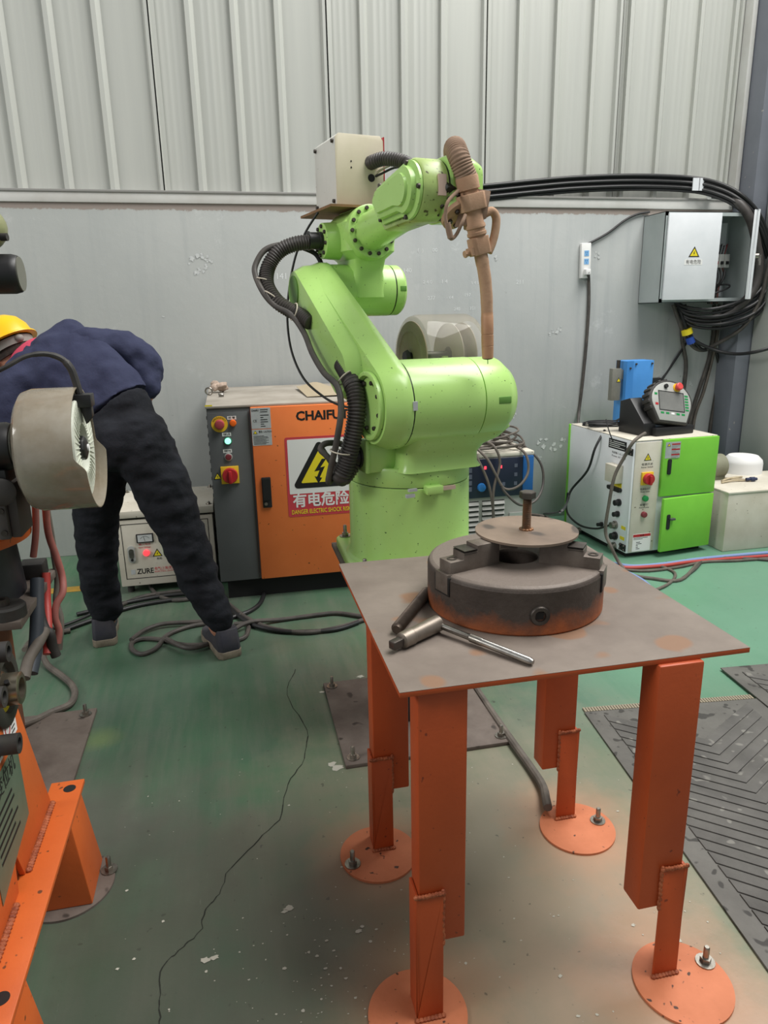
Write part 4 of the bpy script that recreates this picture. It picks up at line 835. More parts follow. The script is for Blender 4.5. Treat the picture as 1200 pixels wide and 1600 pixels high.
MB(PFm).lathe((-.03, .182, 0), (0, 0, 1), [(0, .010), (.01, .010)], 16).build('key_switch', BLK, pf)
# blue unit behind the pendant
bq = GM @ Vector((.175, PZ, -.56)); bz = thing('blue_unit', 'blue metal box with grey side plate behind the teach pendant', 'box', bq, math.radians(3))
BM_ = Matrix.Translation(bq) @ Matrix.Rotation(math.radians(3), 4, 'Z')
MB(BM_).box((.12, 0, 0), (.315, .12, .395)).build('unit_case', BLUE, bz, bevel=.003); MB(BM_).box((.12, -.002, .0), (.168, .0, .395)).build('front_flap', mat('blue_flap', '#3f86cc', .45), bz)
for x, z in ((.145, .35), (.185, .375), (.30, .375), (.145, .02)): inst('cap_bolt', CAPB, BM_ @ up_axis((x, -.001, z), (0, -1, 0)), bz)
sd = MB(BM_).box((.035, .02, .15), (.10, .06, .35)).box((.10, .03, .28), (.12, .05, .34)).build('side_plate', mat('dull_plate', '#8d8d84', .5, .3, '#7a7a72', 8), bz, bevel=.003); MB(BM_).cyl((.085, .04, .35), (.085, .04, .40), .012, n=14).build('fitting', DSTEEL, bz)
tri_sign(BM_ @ frame((0, .019, 0), (1, 0, 0), (0, 0, 1)), .08, .275, .03, sd, 0, False)
MB(BM_).box((.315, .02, .22), (.39, .035, .28)).box((.375, .02, .0), (.39, .035, .28)).build('black_bracket', BLACKP, bz, bevel=.003); MB(BM_).lathe((.345, .0, .0), (0, 0, 1), [(0, .03), (.19, .03), (.195, .024), (.22, .024)], 20).build('valve', ZINC, bz)
# coiled black cable on the controller
cc = []
c0_ = GM @ Vector((.10, PZ+.008, -.42))
for i in range(150): a = i*.28; r = .11+.022*math.sin(i*.37); cc.append(c0_+Vector((r*1.25*math.cos(a), r*.75*math.sin(a), .001*(i % 23)+.0002*i)))
tag(MB().tube(cc, .0042, 7, 2).build('cable_coil', CABLEB), 'black cable coil lying on top of the white controller', 'cable')
# white box beside the controller, with bits on it
wb = thing('white_box', 'low plain white metal box right of the green doors', 'box', (3.05, 3.7, 0))
MB().box((2.80, 3.50, .0), (3.42, 3.93, .355)).build('box_body', CREAM, wb, bevel=.006); MB().box((2.795, 3.495, .352), (3.425, 3.935, .366)).build('box_lid', CREAM, wb, bevel=.004)
mo = thing('small_motor', 'small olive motor sitting on the white box', 'motor', (2.94, 3.84, .366))
MB().lathe((2.85, 3.84, .446), (1, 0, 0), [(0, .05), (.01, .075), (.14, .075), (.15, .065)], 28).build('motor_body', mat('olive_paint', '#8a8a74', .6, 0, '#757560', 12), mo); MB().box((2.87, 3.79, .366), (2.99, 3.89, .39)).build('motor_foot', mat('olive_paint', '#8a8a74', .6), mo)
for i, (a, b) in enumerate((((2.93, 3.74), (3.12, 3.80)), ((2.9, 3.70), (3.07, 3.71)), ((2.98, 3.8), (3.1, 3.69)))):
    tag(MB().tube([(a[0], a[1], .372), ((a[0]+b[0])/2, (a[1]+b[1])/2+.01, .376), (b[0], b[1], .372)], .006, 8).build('stick', mat('pale_stick', '#c0b294', .7, 0, '#a0927a', 20)), ('pale stick lying farthest back on the white box', 'pale stick lying nearest the front of the white box', 'pale stick crossing the other two on the white box')[i], 'stick', 'sticks on the white box')
tag(MB().lathe((3.07, 3.70, .381), (1, -.1, 0), [(0, .010), (.025, .010), (.026, .014), (.055, .014), (.056, .009), (.07, .009)], 14).build('plug', mat('navy_plug', '#2b3350', .5)), 'small dark blue plug on the white box', 'plug')
tag(MB().lathe((3.28, 4.18, .0), (0, -1, .0), [(0, .11), (.22, .11)], 32).sphere((3.28, 4.0, .1), .02).build('skip', WHT) if False else MB().lathe((3.24, 3.955+.0, .45-.45), (0, 0, 1), [(0, .12), (.43, .12), (.45, .115), (.475, .09), (.48, .05)], 32).build('white_drum', WHT), 'white round-topped drum behind the low white box', 'drum')
# ================================================================== welding power source behind the robot
WM = frame((1.14, 3.6, 0), (1, 0, 0), (0, 0, 1)); ws = thing('welding_power_source', 'blue and grey welding machine with louvres behind the robot base', 'welder', (1.38, 3.9, 0))
MB(WM).box((0, .06, -.62), (.475, .64, 0)).build('machine_case', mat('machine_grey', '#a9a9a4', .5, 0, '#9b9b95', 6), ws, bevel=.006)
MB(WM).box((-.004, .64, -.624), (.479, .665, .004)).build('machine_top', CREAM, ws, bevel=.006)
fpn = MB(WM).box((.005, .42, 0), (.41, .635, .012)).build('control_panel', mat('panel_navy', '#1a2236', .4), ws, bevel=.003); MB(WM).box((.41, .40, 0), (.472, .64, .016)).build('blue_corner', mat('deep_blue', '#1f5c9c', .4), ws, bevel=.004)
MB(WM).lathe((.17, .48, .012), (0, 0, 1), [(0, .024), (.014, .022), (.016, .018)], 20).build('blue_knob', mat('knob_blue', '#2d7ac2', .4), fpn)
for x in (.185, .275): MB(WM).box((x, .58, .012), (x+.012, .596, .014)).build('red_digit', LEDR, fpn)
for i in range(5): MB(WM).box((.09, .46+.035*i, .012), (.115, .485+.035*i, .014)).build('panel_key', mat('key_grey', '#5a6070', .5), fpn)
for i, (x, z) in enumerate(((.36, .58), (.36, .53), (.36, .48), (.29, .48))): MB(WM).box((x, z, .012), (x+.018, z+.02, .013)).build('panel_key', mat('key_grey', '#5a6070', .5), fpn)
lv = MB(WM).box((.03, .07, .0), (.16, .40, .002)).box((.18, .07, 0), (.31, .40, .002)).build('louvre_backing', mat('louvre_dark', '#3f3f3d', .7), ws)
for x in (.03, .18):
    for i in range(11): MB(WM).prism([(x, .085+.029*i, .002), (x, .104+.029*i, .002), (x, .088+.029*i, .013)], (.13, 0, 0)).build('louvre_slat', mat('machine_grey', '#a9a9a4', .5), lv)
MB(WM).box((.34, .26, 0), (.42, .32, .01)).build('socket_plate', SILV, ws)
for x in (.03, .43): 
    for y in (-.58, -.06): MB(WM).cyl((x, 0, y), (x, .062, y), .022, n=14).build('rubber_foot', BLACKR, ws)
eb = MB().torus((1.40, 3.95, .715), (.3, 1, 0), .03, .006, 24, 8).cyl((1.40, 3.95, .665), (1.40, 3.95, .69), .012, n=12).build('lifting_eye', ZINC, ws)
def tangle(c, rx, ry, n, r, seed, z0, zs=.03):
    R_ = random.Random(seed); P = []
    ph = 0; cx = cy = 0
    for i in range(n):
        a = i*.52; k = .72+.28*math.sin(i*.21+seed); P.append(Vector((c[0]+rx*k*math.cos(a)+R_.uniform(-.02, .02), c[1]+ry*k*math.sin(a)+R_.uniform(-.02, .02), z0+r+zs*(.5+.5*math.sin(i*.33+seed))+R_.uniform(0, .006)+.03*i/n)))
    return P
P = tangle((1.38, 3.82), .25, .22, 130, .006, 3, .665, .06)
tag(MB().tube(P, .006, 8, 4).build('cable_tangle', CABLEG), 'tangled dusty cable piled on top of the welding machine', 'cable')
for k, (pts, lb) in enumerate((([(1.30, 3.75, .70), (1.26, 3.62, .73), (1.27, 3.56, .66), (1.33, 3.54, .52), (1.36, 3.53, .36), (1.38, 3.55, .2), (1.40, 3.58, .01)], 'dusty cable hanging down the left of the welding machine front'), ([(1.35, 3.72, .71), (1.37, 3.58, .71), (1.40, 3.55, .62), (1.36, 3.53, .48), (1.36, 3.53, .32), (1.37, 3.54, .1), (1.42, 3.5, .01)], 'dusty cable hanging straight down the welding machine louvres'), ([(1.5, 3.7, .70), (1.55, 3.57, .66), (1.56, 3.54, .56), (1.5, 3.52, .49), (1.42, 3.52, .48), (1.37, 3.53, .56), (1.33, 3.55, .64), (1.28, 3.60, .70)], 'dusty cable looped in a low arc across the machine front'), ([(1.58, 3.75, .70), (1.66, 3.62, .6), (1.67, 3.58, .48), (1.6, 3.52, .40), (1.5, 3.5, .39), (1.42, 3.51, .46), (1.4, 3.52, .5)], 'dark cable looping out past the machine right corner'))):
    tag(MB().tube(pts, .0072, 9, 8).build('hanging_cable', CABLEG if k < 3 else CABLE), lb, 'cable', 'cables hanging over the welding machine')
P = tangle((1.9, 4.2), .17, .13, 60, .010, 9, .002, .05); tag(MB().tube(P, .010, 8, 4).build('cable_tangle', CABLEG), 'heap of dusty cable on the floor between welder and controller', 'cable')
# ================================================================== wall electrics
EX0, EX1, EZ0, EZ1, EY = 2.725, 3.362, 1.44, 1.985, 4.25
eb_ = thing('distribution_box', 'pale grey distribution box on the wall with one door swung open', 'electrical box', (3.0, WY, EZ0))
sh = MB(); t_ = .004
sh.box((EX0, EY, EZ0), (EX0+t_, WY, EZ1)).box((EX1-t_, EY, EZ0), (EX1, WY, EZ1)).box((EX0, EY, EZ0), (EX1, WY, EZ0+t_)).box((EX0, EY, EZ1-t_), (EX1, WY, EZ1)).box((EX0, WY-.004, EZ0), (EX1, WY, EZ1))
sh.box((EX0, EY, EZ0), (EX0+.022, EY+.004, EZ1)).box((EX1-.018, EY, EZ0), (EX1, EY+.004, EZ1)).box((EX0, EY, EZ0), (EX1, EY+.004, EZ0+.025)).box((EX0, EY, EZ1-.025), (EX1, EY+.004, EZ1))
sh.build('box_shell', GALVG, eb_, smooth=False)
MB().box((EX0+.05, WY-.02, EZ0+.04), (EX1-.03, WY-.014, EZ1-.04)).build('mounting_plate', GALV, eb_)
LDm = Matrix.Translation((EX0+.016, EY-.002, 0)) @ Matrix.Rotation(math.radians(-5), 4, 'Z')
ldo = MB(LDm).box((0, -.016, EZ0+.016), (.352, 0, EZ1-.012)).build('closed_door', GALV, eb_, bevel=.003)
LF = LDm @ frame((0, -.0163, 0), (1, 0, 0), (0, 0, 1))
tri_sign(LF, .185, 1.735, .068, ldo, 0); l = MB(LF).box((.125, 1.667, 0), (.245, 1.70, .0008)).build('sign_strip', WHT, ldo); text('有电危险', .028, LF, (.185, 1.683, .0008), mat('grey_ink', '#4d4a48', .6), l, width=.10)
RDm = Matrix.Translation((EX1, EY-.002, 0)) @ Matrix.Rotation(math.radians(54), 4, 'Z')
rdo = MB(RDm).box((-.20, -.016, EZ0+.012), (0, 0, EZ1-.006)).box((-.20, 0, EZ0+.012), (-.185, .016, EZ1-.006)).build('open_door', GALV, eb_, bevel=.002)
kk = MB(RDm).lathe((-.17, -.016, 1.71), (0, -1, 0), [(0, .016), (.02, .016)], 18).box((-.172, -.05, 1.68), (-.168, -.036, 1.715)).box((-.172, -.052, 1.655), (-.168, -.04, 1.685)).build('lock_key', ZINC, rdo)
for i in range(4):
    x = 3.165+.04*i; bkr = MB().box((x, WY-.09, 1.66), (x+.037, WY-.02, 1.745)).build('breaker', mat('breaker_grey', '#c9c9c4', .5), eb_, bevel=.002)
    MB().box((x+.01, WY-.10, 1.68), (x+.027, WY-.088, 1.70)).build('breaker_lever', RED if i < 2 else BLK, bkr)
for i in range(7):
    x = 3.175+.021*i; MB().tube([(x, WY-.06, 1.745), (x, WY-.075, 1.79), (x+.015, WY-.06, 1.81-.01*(i % 2)), (x+.03, WY-.03, 1.80)], .003, 6).build('jumper_wire', CABLEB if i % 3 else RED, eb_)
for i in range(6):
    x = 3.18+.023*i; MB().tube([(x, WY-.06, 1.66), (x+.004, WY-.08, 1.6), (3.2+.012*i, WY-.09, 1.53), (3.19+.014*i, WY-.09, EZ0-.01)], .0045, 6).build('supply_wire', (CABLEB, CABLE, PINKH)[i % 3], eb_)
MB().tube([(3.22, WY-.1, 1.52), (3.24, WY-.13, 1.56), (3.26, WY-.13, 1.60), (3.27, WY-.12, 1.64)], .009, 8).build('stub_cable', CABLEB, eb_); MB().tube([(3.12, WY-.12, 1.48), (3.2, WY-.15, 1.5), (3.29, WY-.15, 1.53), (3.30, WY-.13, 1.55), (3.23, WY-.11, 1.55)], .006, 8).build('loop_cable', CABLEB, eb_)
# power strip
ps = thing('power_strip', 'white power strip with blue sockets fixed to the grey wall', 'power strip', (2.32, WY, 1.60)); PSF = frame((2.318, WY, 1.605), (1, 0, .03), (-.03, 0, 1))
MB(PSF).box((-.034, 0, 0), (.034, .215, .03)).build('strip_case', WHT, ps, bevel=.005)
for z in (.085, .135):
    s_ = MB(PSF).box((-.014, z, .03), (.018, z+.034, .0315)).build('socket', mat('socket_blue', '#7fb2e0', .4), ps)
    for a, b in ((-.006, .022), (.006, .022), (.002, .009)): MB(PSF).box((a-.0015, z+b-.004, .0315), (a+.0015, z+b+.004, .032)).build('slot', mat('slot_blue', '#2b5f9a', .4), s_)
MB(PSF).box((-.016, .02, .03), (.018, .055, .065)).build('plug', WHT, ps, bevel=.004)
wy = WY-.012
def wp(px, py, Y=None): return on_y(px, py, wy if Y is None else Y)
tag(MB().tube([wp(912, 384), wp(925, 378), wp(950, 364), wp(975, 345), wp(995, 335), wp(1015, 331)], .007, 8).build('wall_cable', CABLEB), 'thin black cable from power strip up to the distribution box', 'cable')
tag(MB().tube([wp(919, 425, 4.43), wp(920, 440), wp(920, 480), wp(916, 540), wp(910, 600), wp(905, 640), wp(903, 664, 4.40)], .010, 8).build('wall_cable', CABLE), 'grey cable hanging straight down the wall from power strip', 'cable')
# cable bundle along the flashing, sweeping down at the column
for k in range(6):
    o = Vector((0, -.012*(k % 2), .020*(k-2.5)*.8)); P = [wp(640, 310), wp(750, 302), wp(830, 294), wp(900, 288), wp(990, 285), wp(1075, 288), wp(1120, 297, 4.36), wp(1155, 315, 4.26), wp(1183, 345, 4.24), wp(1198, 385, 4.24), wp(1206-k, 430, 4.24), wp(1198-3*k, 465, 4.22), wp(1172-3*k, 490-2*k, 4.22), wp(1125-3*k, 503-2*k, 4.24), wp(1082-3*k, 499-2*k, 4.34), wp(1062-2*k, 482-k, 4.40)]
    P = [p+o for p in P]; tag(MB().tube(P, .0105, 8, 5).build('bundled_cable', CABLEB), ('lowest', 'second lowest', 'third lowest', 'third highest', 'second highest', 'topmost')[k]+' black cable of the bundle running along the cladding foot', 'cable', 'black cables bundled along the wall')
q = wp(1097, 289, 4.40)
for k, dx in enumerate((-.03, .02)): tag(MB().box((q.x+dx-.022, 4.42, q.z-.03), (q.x+dx+.022, 4.426, q.z+.045)).build('cable_clip', GALV), ('bent metal strap holding the cable bundle, left of the pair', 'bent metal strap holding the cable bundle, right of the pair')[k], 'strap')
q = wp(1111, 303, 4.40); 
tag(MB().tube([wp(1114, 303, 4.40), wp(1135, 307, 4.34), wp(1155, 318, 4.26), wp(1172, 342, 4.22), wp(1182, 380, 4.22), wp(1186, 420, 4.22), wp(1176, 455, 4.22), wp(1150, 482, 4.23), wp(1110, 500, 4.28), wp(1075, 498, 4.38), wp(1060, 486, 4.42)], .028, 14, 6).build('conduit_hose', HOSE), 'thick grey conduit hose curving round under the distribution box', 'hose')
tag(MB().lathe(wp(1109, 302, 4.42), Vector((1, 0, -.05)), [(0, .036), (.05, .036), (.052, .03)], 20).build('conduit_sleeve', WHT), 'white sleeve end of the thick conduit by the cladding', 'sleeve')
def wc_(pts, r, m, label, grp=None, name='hanging_cable'): tag(MB().tube([wp(*p) for p in pts], r, 9, 7).build(name, m), label, 'cable', grp)
wc_([(1052, 476, 4.40), (1060, 500, 4.38), (1070, 525, 4.38), (1085, 543, 4.38), (1100, 547, 4.38), (1115, 540, 4.34), (1160, 512, 4.24), (1187, 470, 4.2), (1200, 420, 4.19), (1212, 370, 4.19)], .013, CABLE, 'brown-grey cable sweeping up right from the tape knot')
wc_([(1060, 476, 4.38), (1068, 500, 4.36), (1075, 520, 4.36), (1090, 535, 4.34), (1120, 548, 4.3), (1150, 553, 4.2), (1180, 550, 4.05), (1212, 541, 3.99)], .011, CABLEB, 'black cable arcing right from the yellow tape knot')
wc_([(1070, 476, 4.40), (1074, 500, 4.37), (1080, 525, 4.37), (1095, 545, 4.37), (1108, 546, 4.37)], .011, CABLEB, 'black cable dipping through the blue tape knot')
q = wp(1074, 519, 4.36); tag(MB().lathe(q+Vector((-.01, 0, .02)), (.4, 0, -1), [(0, .034), (.035, .036)], 18).build('yellow_tape', YELS), 'yellow tape wrapped round the cables below the box', 'tape')
q = wp(1077, 530, 4.35); tag(MB().lathe(q+Vector((0, 0, .01)), (.5, 0, -1), [(0, .026), (.04, .027)], 18).build('blue_tape', mat('tape_blue', '#2c4fa6', .5)), 'blue tape wrapped round the cables under the yellow tape', 'tape')
hg = [([(1064, 478), (1066, 530), (1072, 570), (1068, 620), (1072, 668), (1080, 720), (1085, 770)], .013, CABLE, 'dark cable hanging just left of the tape knot'),
 ([(1116, 476), (1116, 510), (1108, 560), (1092, 610), (1080, 650), (1072, 700), (1070, 760)], .013, CABLE, 'dark cable slanting down left behind the pendant'),
 ([(1124, 476), (1121, 520), (1113, 560), (1100, 610), (1086, 650), (1080, 700), (1078, 760)], .011, CABLEG, 'pale brown cable slanting down beside the dark one'),
 ([(1133, 476), (1131, 520), (1126, 570), (1118, 620), (1110, 670), (1106, 720), (1104, 770)], .013, CABLE, 'dark cable hanging straight behind the green cabinet corner'),
 ([(1118, 545), (1124, 570), (1134, 610), (1146, 650), (1162, 690), (1178, 722), (1188, 738, 4.0)], .010, CABLEB, 'black cable slanting down right towards the white drum'),
 ([(1078, 528), (1060, 555), (1035, 592), (1018, 615, 4.3)], .008, CABLEB, 'thin black cable slanting down left to the blue unit')]
for pts, r, m_, lb in hg: wc_(pts, r, m_, lb)
# cables at the controller
tag(MB().tube([on_y(1008, 677, 3.5), on_y(990, 690, 3.44), on_y(975, 715, 3.47), on_y(960, 745, 3.48), on_y(951, 790, 3.48), on_y(946, 830, 3.48), on_y(955, 855, 3.44), on_y(968, 880, 3.42), on_z(985, 897, .008), on_z(1020, 904, .008), on_z(1063, 906, .008), on_z(1090, 880, .008)], .0095, 9).build('pendant_cable', CABLEG), 'grey pendant cable hanging over the controller edge to the floor', 'cable')
tag(MB().tube([on_y(945, 672, 3.9), on_x(930, 700, 2.13), on_x(918, 735, 2.12), on_x(893, 765, 2.08), on_x(886, 785, 2.0), on_z(875, 800, .4), on_z(850, 803, .02)], .0075, 8).build('thin_cable', CABLEB), 'black cable from controller top sagging left past its side', 'cable')
tag(MB().tube([on_x(887, 770, 2.1), on_x(886, 800, 2.11), on_x(905, 820, 2.12), on_x(930, 826, 2.13), on_x(948, 822, 2.16), on_x(958, 818, 2.17)], .0065, 8).build('thin_cable', CABLEB), 'black cable curving along the controller side into a connector', 'cable')
tag(MB().tube([on_y(958, 690, 3.6), on_y(954, 680, 3.6), on_y(950, 668, 3.62), on_y(947, 655, 3.65)], .003, 6).build('thin_cable', CABLEB), 'short stiff wire sticking up at the controller corner', 'wire')
for px, pts, m_, r, lb in ((0, [(955, 880), (990, 885), (1040, 881), (1090, 874), (1150, 868), (1210, 863), (1290, 857)], BLUEH, .011, 'pale blue air hose on the floor before the controller'), (0, [(950, 884), (985, 887), (1035, 884), (1080, 878), (1140, 873), (1210, 868), (1290, 863)], REDH, .010, 'red air hose on the floor beside the blue one'), (0, [(958, 886), (985, 897), (1005, 908), (1018, 920)], BLUEH, .011, 'pale blue hose end turning under the table edge'), (0, [(950, 886), (978, 898), (998, 910), (1010, 922)], REDH, .010, 'red hose end turning under the table edge'),
   (0, [(960, 889), (1010, 892), (1060, 886), (1100, 878), (1150, 876), (1210, 872), (1290, 868)], CABLEG, .008, 'grey floor cable running right behind the air hoses'), (0, [(1030, 884), (1052, 893), (1054, 903), (1040, 915), (1018, 924)], CABLEG, .008, 'short grey floor cable curling before the hoses'), (0, [(1063, 906), (1085, 890), (1105, 873), (1150, 872), (1210, 876), (1290, 884)], CABLE, .008, 'dark floor cable rising behind the hoses at right')):
    tag(MB().tube([on_z(x, y, r) for x, y in pts], r, 9).build('floor_hose' if m_ in (BLUEH, REDH) else 'floor_cable', m_), lb, 'hose' if m_ in (BLUEH, REDH) else 'cable')
# conduit under the table
tag(MB().tube([on_z(740, 1070, .012), on_z(770, 1115, .012), on_z(800, 1158, .014), on_z(830, 1200, .013), on_z(848, 1228, .018), on_z(853, 1248, .03), on_z(856, 1262, .03)], .013, 10).build('floor_conduit', CABLEG), 'grey conduit crossing the floor under the table', 'conduit')
# floor cables around the worker
fc = [([(320, 812, .33), (335, 825, .30), (360, 848, .22), (385, 872, .12), (405, 895, .04), (413, 918, .012), (408, 940, .01), (390, 955, .01), (362, 965, .01)], CABLEB, .011, 'black cable drooping from the cream box round to the floor'),
 ([(266, 850, .2), (250, 862, .17), (237, 880, .1), (233, 900, .04), (236, 918, .012), (250, 932, .01), (275, 938, .01), (310, 934, .01)], CABLE, .010, 'grey cable looping down the cream box front'),
 ([(190, 945, .011), (220, 933, .011), (260, 926, .011), (310, 922, .011), (340, 930, .012), (365, 950, .012), (390, 968, .012), (430, 983, .012), (480, 988, .012), (530, 980, .012), (575, 966, .012)], CABLE, .0105, 'grey floor cable crossing behind the worker to the robot'),
 ([(120, 960, .011), (170, 948, .011), (215, 938, .011), (265, 930, .011), (312, 928, .011), (345, 940, .013), (372, 962, .014), (400, 978, .014), (450, 987, .012), (520, 984, .012), (560, 972, .012)], CABLEB, .0105, 'black floor cable running beside the grey one'),
 ([(70, 1010, .011), (90, 990, .011), (135, 972, .011), (200, 950, .011), (250, 940, .011), (300, 935, .011), (340, 945, .011)], CABLEB, .011, 'black floor cable coming from the left machine'),
 ([(60, 985, .01), (90, 980, .01), (130, 965, .01), (180, 940, .01)], CABLEB, .007, 'thin black floor cable near the left shoe'),
 ([(365, 975, .01), (385, 975, .01), (388, 985, .01), (378, 998, .01), (340, 1005, .01), (290, 1008, .01), (255, 1000, .01), (225, 998, .01), (207, 1004, .01), (207, 1015, .01), (222, 1022, .01), (245, 1012, .01), (262, 992, .01), (300, 978, .01), (345, 972, .01)], CABLE, .0105, 'dark cable lying in an open loop before the worker'),
 ([(205, 1000, .022), (225, 985, .02), (255, 975, .02), (300, 972, .018), (340, 970, .02)], CABLE, .0105, 'dark cable forming the upper side of the floor loop'),
 ([(260, 998, .03), (290, 1012, .025), (320, 1008, .02), (355, 990, .02), (390, 972, .03), (440, 968, .012), (500, 960, .012), (530, 958, .012), (570, 964, .012)], CABLE, .0105, 'dark cable rising right from the loop towards the robot')]
for pts, m_, r, lb in fc: tag(MB().tube([on_z(*p) for p in pts], r, 9, 7).build('floor_cable', m_), lb, 'cable')
# ================================================================== left side: second robot, its pedestal and the positioner
p2 = thing('robot_pedestal', 'rusty orange pedestal of the left robot at the frame edge', 'pedestal', (-.85, 2.22, 0))
MB().box((-1.13, 1.975, 0), (-.568, 2.53, .014)).build('floor_plate', RUSTPL, p2, bevel=.002)
inst('anchor_bolt', ANCHOR, Matrix.Translation((-.60, 2.49, .014)), p2); inst('anchor_bolt', ANCHOR, Matrix.Translation((-1.10, 2.49, .014)), p2)
RUSTO = mat('rusty_orange', '#8a5236', .7, 0, '#6e4430', 7, .1, 60)
MB().prism([(-1.05, 2.03, .014), (-.775, 2.03, .014), (-.76, 2.03, .58), (-1.05, 2.03, .58)], (0, .36, 0)).build('pedestal_body', RUSTO, p2, bevel=.004)
MB().box((-1.08, 1.985, .58), (-.61, 2.43, .604)).build('pedestal_plate', RUSTPL, p2, bevel=.003)
r2 = thing('welding_robot', 'orange welding robot with black motors at the left frame edge', 'robot', (-.85, 2.22, .604))
MB().lathe((-.85, 2.22, .604), (0, 0, 1), [(0, .195), (.16, .185), (.175, .2)], 56).build('base_body', mat('black_casting', '#26262a', .5, 0, '#34343a', 12), r2)
MB().lathe((-.85, 2.22, .779), (0, 0, 1), [(0, .2), (.004, .232), (.03, .236), (.035, .23)], 64).build('turntable', OR_M, r2, ang=30)
MB().prism([(-1.02, 2.06, .814), (-.640, 2.06, .814), (-.625, 2.06, .93), (-.68, 2.06, 1.0), (-1.02, 2.06, 1.0)], (0, .25, 0)).build('waist_casting', OR_M, r2, bevel=.012, segs=3)
MB().box((-.628, 1.985, .84), (-.60, 2.03, 1.075)).box((-.60, 2.0, .84), (-.575, 2.12, .99)).build('motor_bracket', mat('dark_bracket', '#4b4644', .6), r2, bevel=.004)
for z in (.86, .92): MB().cyl((-.612, 1.979, z), (-.612, 1.987, z), .008, n=12).build('bracket_bolt', DSTEEL, r2)
def motor(c, L, r, par, label=None):
    m_ = MB(); x0 = c[0]-L
    m_.lathe((x0, c[1], c[2]), (1, 0, 0), [(0, r*.95), (L*.70, r*.95), (L*.71, r), (L*.93, r), (L*.99, r*.93), (L, r*.88)], 36)
    o = m_.build('servo_motor', BLACKP, par)
    for k in range(10):
        a = 2*PI*k/10; MB().cbox((x0+L*.35, c[1]+r*.98*math.cos(a), c[2]+r*.98*math.sin(a)), (L*.66, r*.2, r*.2), Matrix.Rotation(a, 3, 'X')).build('cooling_fin', BLACKP, o, bevel=.002)
    MB().lathe((c[0], c[1], c[2]), (1, 0, 0), [(0, r*.86), (.003, r*.86)], 36).build('motor_cap', mat('motor_cap_grey', '#6c6c62', .5), o); return o
motor((-.552, 1.98, 1.092), .20, .062, r2)
MB().box((-.66, 1.93, 1.0), (-.57, 2.03, 1.04)).build('connector_box', BLACKP, r2, bevel=.006); MB().lathe((-.592, 1.945, .985), (.25, -1, 0), [(0, .034), (.03, .036), (.034, .03)], 28).build('round_plug', BLACKR, r2); MB().tube([(-.60, 1.94, 1.02), (-.595, 1.925, 1.04), (-.60, 1.94, 1.07)], .008, 8).build('plug_clip', BLACKR, r2)
MB().prism([(-1.10, 2.05, .95), (-.80, 2.05, .95), (-.72, 2.05, 1.12), (-.74, 2.05, 1.50), (-.92, 2.05, 1.60), (-1.10, 2.05, 1.55)], (0, .2, 0)).build('lower_arm', OR_M, r2, bevel=.02, segs=3)
MB().prism([(-1.10, 2.02, 1.48), (-.70, 2.02, 1.46), (-.62, 2.02, 1.55), (-.66, 2.02, 1.68), (-1.10, 2.02, 1.72)], (0, .16, 0)).build('upper_arm', OR_M, r2, bevel=.02, segs=3)
mo2 = motor((-.482, 2.0, 1.515), .22, .047, r2); MB().box((-.61, 1.955, 1.53), (-.535, 2.045, 1.572)).build('motor_flange', BLACKP, mo2, bevel=.005)
dm = MB().sphere((-.575, 2.0, 1.622), (.078, .07, .062), 24, 14).build('wrist_dome', mat('olive_enamel', '#8f926a', .4, 0, '#70724e', 10), r2)
MB().lathe((-.508, 1.975, 1.598), (1, -.15, 0), [(0, .009), (.016, .009)], 14).lathe((-.525, 1.95, 1.61), (.8, -.6, 0), [(0, .008), (.014, .008)], 14).build('dome_stud', BLACKR, dm); MB().tube([(-.56, 1.93, 1.625), (-.525, 1.92, 1.615), (-.505, 1.925, 1.59), (-.52, 1.93, 1.565), (-.56, 1.94, 1.56)], .006, 8).build('dome_cable', BLACKR, dm)
cl_ = thing('clamp_block', 'black rounded clamp with socket bolt on the left pedestal plate', 'clamp', (-.655, 2.03, .604))
MB().lathe((-.655, 2.035, .604), (0, 0, 1), [(0, .05), (.03, .05), (.036, .044)], 32).build('clamp_body', BLACKR, cl_); MB().lathe((-.662, 2.03, .64), (0, 0, 1), [(0, .018), (.018, .018), (.018, .011), (.006, .011)], 20).build('socket_bolt', DSTEEL, cl_)
tag(MB().box((-.70, 2.33, .604), (-.625, 2.40, .655)).build('black_block', BLACKR, bevel=.006), 'small black block at the back of the left pedestal plate', 'block')
# wire spool drum of the left robot
DX0, DX1, DYc, DZc = -.545, -.395, 2.05, 1.066
d2 = thing('wire_spool_drum', 'grey translucent wire spool drum with white spool beside the worker', 'spool', (-.47, 2.05, .9))
ns = 144; outer = []
def drum_ring(x, r, cut=False):
    ring = []
    for i in range(ns):
        a = 2*PI*i/ns; xx = x
        if cut: k = max(0.0, min(1.0, (-math.sin(a)+.02)/.25)); xx = x+.026*k*k*(3-2*k)
        ring.append(Vector((xx, DYc+r*math.cos(a), DZc+r*math.sin(a))))
    return ring
MB().loft([drum_ring(DX0, .10), drum_ring(DX0+.002, .140), drum_ring(DX0+.012, .156), drum_ring(DX0+.035, .164), drum_ring(DX1, .165, True), drum_ring(DX1, .1625, True), drum_ring(DX0+.035, .1615)], caps=False).build('drum_cover', CLEARD, d2)
MB().lathe((DX0+.012, DYc, DZc), (1, 0, 0), [(0, .02), (0, .140), (.003, .140), (.003, .02)], 48, caps=False).build('drum_back', CLEARD, d2)
spl = MB().lathe((DX1-.10, DYc, DZc), (1, 0, 0), [(0, .06), (0, .13), (.004, .134), (.088, .134), (.094, .136), (.099, .134), (.10, .128), (.097, .066), (.072, .06), (.07, .03), (.06, .03)], 64, caps=False).build('spool', mat('spool_white', '#cfd3c6', .6, 0, '#bfc3b4', 30), d2)
